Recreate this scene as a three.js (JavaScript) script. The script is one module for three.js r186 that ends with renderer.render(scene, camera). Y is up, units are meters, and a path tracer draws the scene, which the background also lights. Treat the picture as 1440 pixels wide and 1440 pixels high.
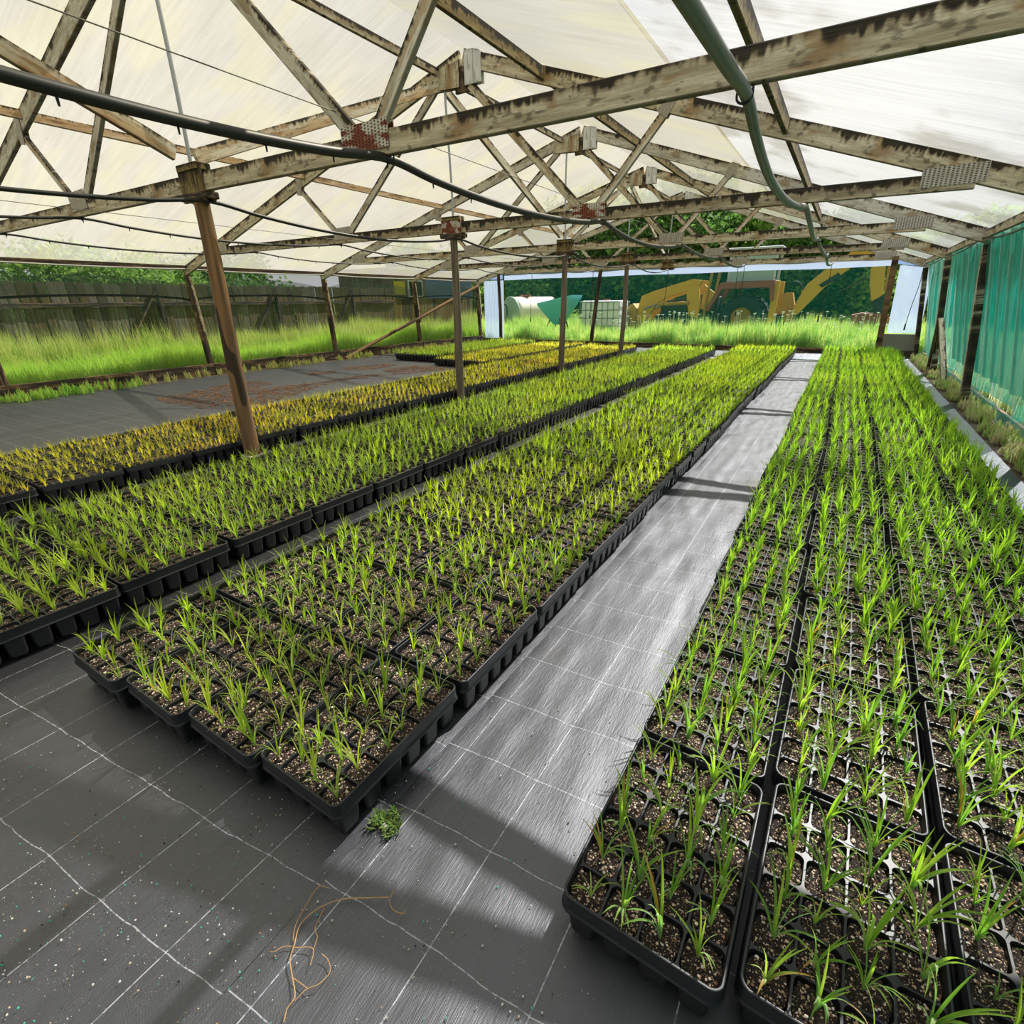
import * as THREE from 'three';
import { mergeGeometries } from 'three/addons/utils/BufferGeometryUtils.js';
import { RoundedBoxGeometry } from 'three/addons/geometries/RoundedBoxGeometry.js';

// ------------------------------------------------------------------ camera
const scene = new THREE.Scene();
const camera = new THREE.PerspectiveCamera(2 * Math.atan(720 / 705) * 180 / Math.PI, 1, 0.05, 400);
{
  const F = new THREE.Vector3(475, -303, 705).normalize();           // where the rows run, seen from the camera
  const D = new THREE.Vector3(23, 1661, 705).normalize();            // straight down
  D.addScaledVector(F, -F.dot(D)).normalize();
  const R = new THREE.Vector3().crossVectors(D, F);
  const w = (x, y, z) => { const c = new THREE.Vector3(x, y, z); return new THREE.Vector3(c.dot(R), -c.dot(D), -c.dot(F)); };
  const m = new THREE.Matrix4().makeBasis(w(1, 0, 0), w(0, -1, 0), w(0, 0, -1));
  camera.quaternion.setFromRotationMatrix(m);
  camera.position.set(0, 1.6, 0);
  camera.updateMatrixWorld(true);
}

// ------------------------------------------------------------------ noise
function rng(seed) { let a = seed >>> 0; return () => { a = (a + 0x6D2B79F5) >>> 0; let t = a; t = Math.imul(t ^ (t >>> 15), t | 1); t ^= t + Math.imul(t ^ (t >>> 7), t | 61); return ((t ^ (t >>> 14)) >>> 0) / 4294967296; }; }
const hash = (x, y, s) => { let h = Math.imul(x, 374761393) + Math.imul(y, 668265263) + Math.imul(s, 2246822519); h = Math.imul(h ^ (h >>> 13), 1274126177); h ^= h >>> 16; return (h >>> 0) / 4294967296; };
function vn(x, y, s = 0, px = 0, py = 0) {                            // value noise, with an optional period
  const xi = Math.floor(x), yi = Math.floor(y), fx = x - xi, fy = y - yi, u = fx * fx * (3 - 2 * fx), v = fy * fy * (3 - 2 * fy);
  const wx = (i) => px ? ((i % px) + px) % px : i, wy = (i) => py ? ((i % py) + py) % py : i;
  const a = hash(wx(xi), wy(yi), s), b = hash(wx(xi + 1), wy(yi), s), c = hash(wx(xi), wy(yi + 1), s), d = hash(wx(xi + 1), wy(yi + 1), s);
  return a + (b - a) * u + (c - a) * v + (a - b - c + d) * u * v;
}
const fbm = (x, y, s, px = 0, py = 0, o = 4) => { let t = 0, a = 0.5, n = 0; for (let i = 0; i < o; i++) { t += a * vn(x, y, s + i, px, py); n += a; x *= 2; y *= 2; px *= 2; py *= 2; a *= 0.5; } return t / n; };
const sst = (a, b, x) => { const t = Math.min(1, Math.max(0, (x - a) / (b - a))); return t * t * (3 - 2 * t); };
const mix = (a, b, t) => a + (b - a) * t;
const mix3 = (a, b, t) => [mix(a[0], b[0], t), mix(a[1], b[1], t), mix(a[2], b[2], t)];

// ------------------------------------------------------------------ sky, sun, exposure
const SUN = new THREE.Vector3(Math.sin(0.22) * Math.cos(0.84), Math.sin(0.84), -Math.cos(0.22) * Math.cos(0.84));
{
  const W = 512, H = 256, data = new Float32Array(W * H * 4);
  for (let j = 0; j < H; j++) for (let i = 0; i < W; i++) {
    const el = ((j + 0.5) / H - 0.5) * Math.PI, e = Math.max(0, Math.sin(el));
    const blue = mix3([0.62, 0.72, 0.82], [0.2, 0.36, 0.68], Math.pow(e, 0.6));
    const c = sst(0.34, 0.62, fbm(i / W * 10, j / H * 9 + 3, 11, 10, 0, 5)), d = 0.75 + 0.5 * fbm(i / W * 16, j / H * 14, 31, 16, 0, 4);
    let col = mix3(blue, [1.5 * d, 1.5 * d, 1.48 * d], 0.25 + 0.7 * c);
    if (el < 0) col = [0.35, 0.4, 0.3];
    data.set([...col.map((x) => x * 0.42), 1], (j * W + i) * 4);
  }
  const sky = new THREE.DataTexture(data, W, H, THREE.RGBAFormat, THREE.FloatType);
  sky.mapping = THREE.EquirectangularReflectionMapping; sky.magFilter = sky.minFilter = THREE.LinearFilter; sky.wrapS = THREE.RepeatWrapping; sky.needsUpdate = true;
  scene.background = sky; scene.environment = sky;
}
const sun = new THREE.DirectionalLight(0xfdfcff, 8.8);
sun.target.position.set(-5, 0, -9);
sun.position.copy(sun.target.position).addScaledVector(SUN, 40);
sun.castShadow = true; sun.shadow.mapSize.set(4096, 4096); sun.shadow.radius = 1;
Object.assign(sun.shadow.camera, { left: -22, right: 22, top: 22, bottom: -22, near: 1, far: 90 });
scene.add(sun, sun.target);
const EXPOSURE = 1.32;

// ------------------------------------------------------------------ naming
const used = {};
function numbered(n) { const k = used[n] = (used[n] ?? -1) + 1; return k ? `${n}_${String(k).padStart(3, '0')}` : n; }
function tag(o, label, category, group, kind) { o.userData = { ...o.userData, label, category }; if (group) o.userData.group = group; if (kind) o.userData.kind = kind; return o; }
function thing(name, label, category, [x, y, z] = [0, 0, 0], ry = 0, group) { const o = new THREE.Group(); o.name = numbered(name); o.position.set(x, y, z); o.rotation.y = ry; scene.add(o); return tag(o, label, category, group); }
function struct(name, label) { const o = new THREE.Group(); o.name = numbered(name); o.userData = { kind: 'structure', label }; scene.add(o); return o; }
function part(name, geo, mat, parent, pos) { const o = new THREE.Mesh(geo, mat); o.name = name; if (pos) o.position.set(...pos); parent.add(o); return o; }
const V = (x, y, z) => new THREE.Vector3(x, y, z);
const ORD = ['zeroth', 'first', 'second', 'third', 'fourth', 'fifth', 'sixth', 'seventh', 'eighth', 'ninth', 'tenth', 'eleventh', 'twelfth', 'thirteenth', 'fourteenth', 'fifteenth', 'sixteenth', 'seventeenth', 'eighteenth', 'nineteenth', 'twentieth', 'twenty-first', 'twenty-second', 'twenty-third', 'twenty-fourth', 'twenty-fifth', 'twenty-sixth', 'twenty-seventh', 'twenty-eighth'];

// ------------------------------------------------------------------ textures
function tex(w, h, fn, { srgb = true, rx = 1, ry = 1 } = {}) {
  const d = new Uint8Array(w * h * 4);
  for (let j = 0; j < h; j++) for (let i = 0; i < w; i++) { const c = fn(i / w, j / h, i, j), k = (j * w + i) * 4; d[k] = Math.max(0, Math.min(255, c[0])); d[k + 1] = Math.max(0, Math.min(255, c[1])); d[k + 2] = Math.max(0, Math.min(255, c[2])); d[k + 3] = c[3] === undefined ? 255 : c[3]; }
  const t = new THREE.DataTexture(d, w, h); t.wrapS = t.wrapT = THREE.RepeatWrapping; t.magFilter = THREE.LinearFilter; t.minFilter = THREE.LinearMipmapLinearFilter; t.generateMipmaps = true;
  if (srgb) t.colorSpace = THREE.SRGBColorSpace; t.repeat.set(rx, ry); t.needsUpdate = true; return t;
}
// weathered painted timber: u along the grain, v from the lower to the upper edge; mould runs down from the upper edge
function timber(seed, base, grey, mould, rust) {
  return tex(1024, 128, (u, v) => {
    const g = fbm(u * 6, v * 3, seed, 6, 0), gr = vn(u * 24, v * 34, seed + 5, 24), fine = vn(u * 120, v * 60, seed + 6, 120);
    let c = mix3(base, grey, sst(0.3, 0.75, g)).map((x) => x * (0.86 + 0.2 * gr + 0.1 * fine));
    c = mix3(c, rust, sst(0.58, 0.75, fbm(u * 9, v * 2 + 7, seed + 9, 9)) * 0.55);
    const runs = vn(u * 46, 0.5, seed + 12, 46) * 0.5 + vn(u * 16, 0.5, seed + 13, 16) * 0.7, zone = sst(0.25, 0.7, vn(u * 8, 0.5, seed + 14, 8)), blot = 0.45 * fbm(u * 26, v * 5, seed + 16, 26, 0, 3) + 0.55 * vn(u * 120, v * 2.5, seed + 17, 120);
    const reach = (0.05 + 0.7 * Math.pow(runs, 1.6) * zone) * mould, m = sst(reach + 0.24, reach - 0.2, 1 - v + 0.5 * (blot - 0.5));
    c = mix3(c, [104, 82, 54], m * 0.75); c = mix3(c, [32, 29, 22], sst(0.35, 1, m) * (0.6 + 0.4 * gr));
    const low = sst(0.06, 0.0, v) * 0.5 + sst(0.6, 0.76, fbm(u * 30, v * 5, seed + 20, 30)) * 0.4 * mould;
    return mix3(c, [48, 42, 32], Math.min(1, low));
  });
}
const TX = {
  chord: timber(3, [214, 203, 176], [172, 160, 132], 1.0, [150, 112, 70]),
  chordDark: timber(23, [186, 174, 146], [140, 128, 104], 1.35, [120, 92, 58]),
  web: timber(43, [222, 217, 202], [186, 178, 160], 0.4, [176, 140, 100]),
  rafter: timber(53, [204, 199, 184], [160, 153, 136], 0.5, [128, 100, 66]), stained: timber(73, [218, 208, 190], [190, 164, 128], 0.55, [146, 98, 52]),
  postGrey: tex(256, 512, (u, v) => { const g = vn(u * 26, v * 4, 7, 26, 4), b = fbm(u * 4, v * 6, 9, 4, 6); return mix3([132, 118, 100], [92, 82, 72], b).map((x) => x * (0.72 + 0.45 * g)); }),
  orange: timber(63, [222, 198, 168], [194, 160, 122], 0.45, [120, 80, 50]),
  post: tex(256, 512, (u, v) => { const g = vn(u * 26, v * 4, 7, 26, 4), b = fbm(u * 4, v * 6, 9, 4, 6), k = sst(0.72, 0.78, vn(u * 5, v * 7, 17, 5, 7)); return mix3(mix3([150, 112, 74], [96, 74, 52], b).map((x) => x * (0.75 + 0.45 * g)), [44, 32, 22], k * 0.8); }),
  dark: tex(256, 512, (u, v) => { const g = vn(u * 30, v * 5, 8, 30, 5), b = sst(0.35, 0.65, fbm(u * 4, v * 5, 19, 4, 5)); return mix3([46, 38, 30], [132, 106, 76], b * 0.75).map((x) => x * (0.7 + 0.5 * g)); }),
  plate: tex(256, 256, (u, v) => { const cx = (u * 14) % 1, cy = (v * 9 + (Math.floor(u * 14) % 2) * 0.5) % 1, s = Math.abs(cx - 0.5) < 0.24 && Math.abs(cy - 0.5) < 0.3; const n = fbm(u * 7, v * 7, 3, 7, 7); return s ? [96 * n + 40, 84 * n + 34, 66 * n + 30] : mix3([206, 202, 192], [168, 160, 146], n); }),
  rusty: tex(256, 256, (u, v) => { const cx = (u * 14) % 1, cy = (v * 9 + (Math.floor(u * 14) % 2) * 0.5) % 1, s = Math.abs(cx - 0.5) < 0.24 && Math.abs(cy - 0.5) < 0.3; const n = fbm(u * 5, v * 5, 33, 5, 5), r = sst(0.36, 0.6, n + 0.16 * (0.5 - v)); const b = mix3([208, 202, 190], [124, 58, 32], r); return s ? b.map((x) => x * 0.42) : b; }),
  soil: tex(512, 512, (u, v) => { const n = fbm(u * 30, v * 30, 71, 30, 30, 3), p = vn(u * 90, v * 90, 77, 90, 90), q = vn(u * 60, v * 60, 79, 60, 60); let c = mix3([20, 15, 13], [52, 39, 31], n); if (p > 0.77) c = mix3(c, [206, 184, 156], sst(0.77, 0.85, p)); if (q > 0.84) c = mix3(c, [124, 92, 68], 0.8); if (p < 0.14) c = [14, 10, 8]; return c; }),
  ground: tex(512, 512, (u, v) => { const n = fbm(u * 12, v * 12, 91, 12, 12, 5), m = vn(u * 90, v * 90, 92, 90, 90); return mix3(mix3([66, 96, 30], [124, 128, 60], n), [92, 76, 50], m * 0.5); }),
  // woven ground cover: one printed 30 cm square with its two white lines
  mat: tex(1024, 1024, (u, v, i, j) => {
    const n = fbm(u * 16, v * 16, 101, 16, 16, 4), du = Math.min(u, 1 - u), dv = Math.min(v, 1 - v), th = hash(i, j >> 1, 5), w = ((i & 3) === 0 ? 0.8 : 1.05) * ((j & 3) === 0 ? 0.85 : 1.03);
    let c = mix3([27, 28, 32], [38, 38, 42], n).map((x) => x * w * (0.85 + 0.3 * th));
    const lu = du < 0.0045 ? 1 : du < 0.007 ? 0.45 : 0, lv = dv < 0.004 ? 1 : dv < 0.0065 ? 0.4 : 0, worn = 0.55 + 0.45 * sst(0.25, 0.5, vn(u * 40, v * 40, 105, 40, 40));
    c = mix3(c, [176, 175, 180], Math.max(lu, lv * 0.9) * worn * (((i + j) & 3) === 0 ? 0.75 : 1));
    const dust = sst(0.86, 0.95, vn(u * 130, v * 130, 107, 130, 130)) * sst(0.45, 0.7, vn(u * 7, v * 7, 108, 7, 7));
    return mix3(c, [150, 136, 112], dust * 0.6);
  }),
  matBump: tex(512, 512, (u, v, i, j) => { const a = 128 + 34 * Math.sin(u * 2 * Math.PI * 60) * Math.sin(v * 2 * Math.PI * 90) + 70 * (vn(u * 110, v * 14, 111, 110, 14) - 0.5) + 120 * (fbm(u * 18, v * 4, 113, 18, 4) - 0.5); return [a, a, a]; }, { srgb: false }),
  // old fibrous roof film: fibres run up the slope, algae and dirt in patches
  film: tex(1024, 1024, (u, v) => {
    const f = vn(u * 5, v * 300, 121, 5, 300), f2 = vn(u * 12, v * 140, 122, 12, 140), n = fbm(u * 5, v * 7, 124, 5, 7, 5), y = sst(0.5, 0.72, fbm(u * 3, v * 9, 126, 3, 9)), s = sst(0.975, 0.99, vn(u * 140, v * 140, 128, 140, 140));
    let c = mix3([220, 214, 197], [204, 197, 178], n).map((x) => x * (0.93 + 0.05 * f + 0.04 * f2));
    c = mix3(c, [226, 219, 160], y * 0.28); return mix3(c, [120, 110, 80], s * 0.6);
  }),
  filmPale: tex(1024, 1024, (u, v) => {
    const f = vn(u * 8, v * 260, 131, 8, 260), n = fbm(u * 6, v * 5, 134, 6, 5, 6), p = sst(0.48, 0.66, n), q = vn(u * 40, v * 160, 135, 40, 160);
    const c = mix3([234, 232, 226], [190, 185, 172], p * (0.55 + 0.45 * q)); return c.map((x) => x * (0.93 + 0.08 * f));
  }),
  cloth: tex(256, 256, (u, v) => { const a = vn(u * 90, v * 8, 141, 90, 8), b = vn(u * 12, v * 5, 143, 12, 5), x = 180 + 60 * a * (0.6 + 0.4 * b); return [x, x, x]; }),
  board: tex(128, 256, (u, v) => { const g = vn(u * 14, v * 3, 171, 14, 3), d = sst(0.7, 0.85, vn(u * 9, v * 4, 173, 9, 4)); return mix3([226, 228, 226], [150, 144, 132], d * 0.45).map((x) => x * (0.88 + 0.14 * g)); }),
  bark: tex(128, 256, (u, v) => { const g = vn(u * 16, v * 6, 151, 16, 6); return mix3([62, 50, 38], [120, 104, 82], g); }),
  paling: tex(256, 512, (u, v) => { const g = vn(u * 30, v * 5, 161, 30, 5), b = fbm(u * 6, v * 3, 163, 6, 3); return mix3([92, 82, 66], [156, 144, 116], b).map((x) => x * (0.7 + 0.5 * g)); }),
};
const std = (o) => new THREE.MeshStandardMaterial(o);
const leafMat = (r, g, b, t = 0.75) => new THREE.MeshPhysicalMaterial({ color: new THREE.Color().setRGB(r, g, b), roughness: 1, transmission: t, thickness: 0, side: THREE.DoubleSide, specularIntensity: 0.6 });
const M = {
  chord: std({ map: TX.chord, roughness: 0.9 }), chordDark: std({ map: TX.chordDark, roughness: 0.92 }), web: std({ map: TX.web, roughness: 0.9 }), orange: std({ map: TX.orange, roughness: 0.9 }),
  chordGreen: std({ map: TX.chordDark, color: 0xc9bd94, roughness: 0.92 }), post: std({ map: TX.post, roughness: 0.85 }), postGrey: std({ map: TX.postGrey, roughness: 0.88 }), rafter: std({ map: TX.rafter, roughness: 0.9 }), stained: std({ map: TX.stained, roughness: 0.9 }), dark: std({ map: TX.dark, roughness: 0.9 }),
  plate: std({ map: TX.plate, bumpMap: TX.plate, bumpScale: 0.002, roughness: 0.6, metalness: 0.25 }), rusty: std({ map: TX.rusty, bumpMap: TX.rusty, bumpScale: 0.002, roughness: 0.75 }), galv: std({ color: 0xa3a8ac, roughness: 0.45, metalness: 0.75 }), whiteBoard: std({ map: TX.board, color: 0xffffff, roughness: 0.8 }),
  plastic: std({ color: 0x1b1d20, roughness: 0.42, side: THREE.DoubleSide }), pot: std({ color: 0x0e0f11, roughness: 0.5, side: THREE.DoubleSide }), soil: std({ map: TX.soil, roughness: 0.98 }), soilFar: std({ map: TX.soil, roughness: 0.98 }), pumice: std({ vertexColors: true, roughness: 0.95 }),
  mat: new THREE.MeshPhysicalMaterial({ map: TX.mat, bumpMap: TX.matBump, bumpScale: 0.0015, roughness: 0.45, ior: 2.08, specularColor: new THREE.Color().setRGB(0.93, 0.95, 1) }),
  film: new THREE.MeshPhysicalMaterial({ map: TX.film, roughness: 0.6, transmission: 0.93, thickness: 0, side: THREE.DoubleSide, specularIntensity: 0.6 }),
  filmPale: new THREE.MeshPhysicalMaterial({ map: TX.filmPale, roughness: 0.56, transmission: 0.95, thickness: 0, side: THREE.DoubleSide, specularIntensity: 0.6 }),
  clothTeal: new THREE.MeshPhysicalMaterial({ map: TX.cloth, color: new THREE.Color().setRGB(0.0, 0.46, 0.33), roughness: 0.95, transmission: 0.7, thickness: 0, side: THREE.DoubleSide, transparent: true, opacity: 0.7 }),
  clothEnd: new THREE.MeshPhysicalMaterial({ map: TX.cloth, color: new THREE.Color().setRGB(0.0, 0.2, 0.13), roughness: 0.95, transmission: 0.5, thickness: 0, side: THREE.DoubleSide, transparent: true, opacity: 0.18 }),
  clothDark: new THREE.MeshPhysicalMaterial({ map: TX.cloth, color: new THREE.Color().setRGB(0.012, 0.075, 0.035), roughness: 0.95, transmission: 0.3, thickness: 0, side: THREE.DoubleSide, transparent: true, opacity: 0.48 }),
  clothPale: new THREE.MeshPhysicalMaterial({ map: TX.cloth, color: new THREE.Color().setRGB(0.16, 0.26, 0.22), roughness: 0.95, transmission: 0.3, thickness: 0, side: THREE.DoubleSide, transparent: true, opacity: 0.45 }),
  sheeting: new THREE.MeshPhysicalMaterial({ color: 0xb4c2d8, roughness: 0.75, transmission: 0.8, thickness: 0, side: THREE.DoubleSide }),
  pipe: std({ color: 0x1c1d1d, roughness: 0.45 }), pipePale: std({ color: 0xb4b4ac, roughness: 0.5 }), pipeGrey: std({ color: 0x5c6257, roughness: 0.5 }), wire: std({ color: 0x6c6a64, roughness: 0.5, metalness: 0.5 }),
  ground: std({ map: TX.ground, roughness: 1 }), concrete: std({ color: 0xb9b2a4, roughness: 0.95 }), root: std({ color: 0xb08a5c, roughness: 0.9 }),
  yellow: std({ color: 0xc89a1c, roughness: 0.55 }), yellowWorn: std({ color: 0xa98226, roughness: 0.7 }), rubber: std({ color: 0x1d1d1e, roughness: 0.85 }), black: std({ color: 0x18181a, roughness: 0.6 }), steel: std({ color: 0x8d9193, roughness: 0.35, metalness: 0.8 }), redBrown: std({ color: 0x8a4b3c, roughness: 0.75 }),
  glass: new THREE.MeshPhysicalMaterial({ color: 0xdfe8e4, roughness: 0.05, transmission: 1, thickness: 0, side: THREE.DoubleSide }), cabGrey: std({ color: 0xb9bdb6, roughness: 0.6 }),
  cream: std({ color: 0xe6dcc0, roughness: 0.6 }), palegreen: std({ color: 0x9fae9c, roughness: 0.6 }), teal: std({ color: 0x1f8b9a, roughness: 0.5 }), white: std({ color: 0xe7e6e2, roughness: 0.55 }), paling: std({ map: TX.paling, roughness: 0.95 }), palingYellow: std({ map: TX.paling, color: 0xe8c838, roughness: 0.95 }), blueTin: std({ color: 0x6f83a6, roughness: 0.55, metalness: 0.3 }), sign: std({ color: 0xd8c21c, roughness: 0.6 }), bark: std({ map: TX.bark, roughness: 0.95 }), moss: leafMat(0.12, 0.2, 0.03, 0.2), brownBit: std({ color: 0x5a3a26, roughness: 1 }), bit: std({ color: 0xffffff, roughness: 0.9 }),
};

// ------------------------------------------------------------------ geometry helpers
const R0 = rng(7);
// a squared timber from p to q, w wide and h deep, its arrises taken off; uv run along the grain and from lower to upper edge
function beam(p, q, w, h, up = V(0, 1, 0), ch = 0.006) {
  p = V(...p); q = V(...q); const d = q.clone().sub(p), L = d.length(); d.normalize();
  const s = V().crossVectors(d, up).normalize(), t = V().crossVectors(s, d).normalize(), a = w / 2, b = h / 2;
  const ring = [[-a, -b + ch], [-a, b - ch], [-a + ch, b], [a - ch, b], [a, b - ch], [a, -b + ch], [a - ch, -b], [-a + ch, -b]], vs = [0.03, 0.97, 1, 0.98, 0.97, 0.03, 0.01, 0.02];
  const pos = [], uv = [], u0 = R0() * 5, at = (k, e) => { const [x, y] = ring[k]; const o = e ? q : p; pos.push(o.x + s.x * x + t.x * y, o.y + s.y * x + t.y * y, o.z + s.z * x + t.z * y); uv.push(u0 + (e ? L / 2 : 0), vs[k]); };
  for (let k = 0; k < 8; k++) { const n = (k + 1) % 8; at(k, 0); at(n, 0); at(n, 1); at(k, 0); at(n, 1); at(k, 1); }
  for (const e of [0, 1]) for (let k = 1; k < 7; k++) { at(0, e); at(e ? k + 1 : k, e); at(e ? k : k + 1, e); }
  const g = new THREE.BufferGeometry(); g.setAttribute('position', new THREE.Float32BufferAttribute(pos, 3)); g.setAttribute('uv', new THREE.Float32BufferAttribute(uv, 2)); 
  const idx = [...Array(pos.length / 3).keys()]; for (let i = 0; i < idx.length; i += 3) [idx[i + 1], idx[i + 2]] = [idx[i + 2], idx[i + 1]];
  g.setIndex(idx); const o = g.toNonIndexed(); o.computeVertexNormals(); return o;
}
function pole(p, q, r0, r1, seed = 1, seg = 16) {                      // round pole, slightly crooked, from p (r0) to q (r1)
  p = V(...p); q = V(...q); const L = p.distanceTo(q), g = new THREE.CylinderGeometry(r1, r0, L, seg, 10), a = g.attributes.position;
  for (let i = 0; i < a.count; i++) { const y = a.getY(i), k = 1 + 0.1 * (vn(Math.atan2(a.getZ(i), a.getX(i)) * 1.2 + 9, y * 3 + 20, seed) - 0.5); a.setXYZ(i, a.getX(i) * k + 0.012 * Math.sin(y * 2.2 + seed), y, a.getZ(i) * k + 0.01 * Math.sin(y * 1.7 + seed * 2)); }
  g.computeVertexNormals(); g.applyQuaternion(new THREE.Quaternion().setFromUnitVectors(V(0, 1, 0), q.clone().sub(p).normalize())); g.translate(...p.clone().add(q).multiplyScalar(0.5)); return g;
}
const tube = (pts, r, n = 40, seg = 7) => new THREE.TubeGeometry(new THREE.CatmullRomCurve3(pts.map((p) => V(...p)), false, 'centripetal'), n, r, seg, false);
const box = (w, h, d, x = 0, y = 0, z = 0, r = 0.006) => { const g = new RoundedBoxGeometry(w, h, d, 1, Math.min(r, w / 2.1, h / 2.1, d / 2.1)); g.translate(x, y, z); return g; };
function extrude(pts, d, z0, bevel = 0.01) { const s = new THREE.Shape(pts.map(([x, y]) => new THREE.Vector2(x, y))); const g = new THREE.ExtrudeGeometry(s, { depth: d, bevelEnabled: bevel > 0, bevelThickness: bevel, bevelSize: bevel, bevelSegments: 1, curveSegments: 10 }); g.translate(0, 0, z0); return g; }
const strip = (g) => { const o = g.index ? g.toNonIndexed() : g; for (const k of Object.keys(o.attributes)) if (!['position', 'normal', 'uv', 'color'].includes(k)) o.deleteAttribute(k); return o; };
const merge = (a) => mergeGeometries(a.map(strip));
function sheet(nu, nv, fn, uvf) {                                      // parametric sheet
  const pos = [], uv = [], idx = [];
  for (let j = 0; j <= nv; j++) for (let i = 0; i <= nu; i++) { pos.push(...fn(i / nu, j / nv)); uv.push(...(uvf ? uvf(i / nu, j / nv) : [i / nu, j / nv])); }
  for (let j = 0; j < nv; j++) for (let i = 0; i < nu; i++) { const a = j * (nu + 1) + i; idx.push(a, a + 1, a + nu + 1, a + 1, a + nu + 2, a + nu + 1); }
  const g = new THREE.BufferGeometry(); g.setAttribute('position', new THREE.Float32BufferAttribute(pos, 3)); g.setAttribute('uv', new THREE.Float32BufferAttribute(uv, 2)); g.setIndex(idx); g.computeVertexNormals(); return g;
}
function stuff(name, label, category, geos, mats, places, colorOf) {   // one mass: a group with an InstancedMesh per variant
  const g = new THREE.Group(); g.name = numbered(name); scene.add(g); tag(g, label, category, null, 'stuff');
  geos.forEach((geo, k) => {
    const mine = places.filter((_, i) => i % geos.length === k); if (!mine.length) return;
    const im = new THREE.InstancedMesh(geo, Array.isArray(mats) ? mats[k] : mats, mine.length), c = new THREE.Color(); im.name = name + '_mass'; im.userData.kind = 'stuff';
    mine.forEach((m, i) => { im.setMatrixAt(i, m.matrix ?? m); if (colorOf) { c.setRGB(...colorOf(m)); im.setColorAt(i, c); } });
    g.add(im);
  });
  return g;
}
const E = new THREE.Euler(), Q = new THREE.Quaternion();
const mtx = (x, y, z, ry = 0, s = 1, rx = 0, rz = 0, sy = s) => new THREE.Matrix4().compose(V(x, y, z), Q.setFromEuler(E.set(rx, ry, rz, 'YXZ')).clone(), V(s, sy, s));

// ------------------------------------------------------------------ ground and floor
const TZ = [4.65, 0.75, -3.15, -7.05, -10.95, -14.85, -18.75];         // truss planes
{
  const g = struct('ground', 'rough grassy ground round the shade house');
  part('ground_surface', sheet(60, 60, (u, v) => { const x = -75 + 150 * u, z = 30 - 150 * v; const d = Math.max(0, -z - 34); return [x, -0.06 + 0.00045 * d * d * 3 + 0.3 * (vn(x * 0.2 + 50, z * 0.2 + 90, 2) - 0.5) * sst(0, 25, d), z]; }, (u, v) => [u * 50, v * 50]), M.ground, g);
  const matSheet = (x0, x1, z0, z1, dx, dz, y, skew, amp, seed, ox) => sheet(Math.round((x1 - x0) / dx), Math.round((z0 - z1) / dz), (u, v) => {
    const x = mix(x0, x1, u), z = mix(z0, z1, v);
    const rip = vn(x * 22 + 60, z * 5.5 + 90, seed) * 0.42 + vn(x * 26 + 60, z * 1.4 + 90, seed + 3) * 0.3 + vn(x * 60 + 60, z * 8 + 90, seed + 1) * 0.15 + vn(x * 5 + 60, z * 3 + 90, seed + 2) * 0.38;
    return [x, y - amp * 1.25 + amp * rip, z];
  }, (u, v) => { const x = mix(x0, x1, u), z = mix(z0, z1, v); return [(x - ox + 0.012 * (vn(x * 2 + 40, z * 1.3 + 70, seed + 4) - 0.5)) / 0.3, (z + skew * x + 0.016 * (vn(x * 5 + 40, z * 1.1 + 70, seed + 5) - 0.5) + 0.007 * (vn(x * 22 + 40, z * 2 + 70, seed + 6) - 0.5)) / 0.3]; });
  const f = struct('floor', 'compacted base under the weed mat');
  part('floor_base', box(15.6, 0.06, 23.6, -5.75, -0.055, -7.05, 0.01), std({ color: 0x54483a, roughness: 1 }), f);
  const w1 = thing('weed_mat', 'black woven weed mat along the pale path, white grid lines, shining towards the far end', 'weed mat');
  part('mat_sheet', matSheet(-1.0, 1.7, 3, -18.62, 0.034, 0.05, 0.004, 0.09, 0.014, 201, -0.62), M.mat, w1);
  const w2 = thing('weed_mat', 'dark woven weed mat with white grid lines in the front left corner', 'weed mat');
  part('mat_sheet', matSheet(-4.6, -1.002, 3, -18.62, 0.036, 0.06, -0.0005, 0.11, 0.012, 221, -2.118), M.mat, w2);
  const w3 = thing('weed_mat', 'bare dusty weed mat beside the left wall with brown needle litter', 'weed mat');
  part('mat_sheet', matSheet(-12.75, -4.61, 3, -18.62, 0.14, 0.16, -0.003, 0.02, 0.01, 241, -4.6), M.mat, w3);
}

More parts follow.
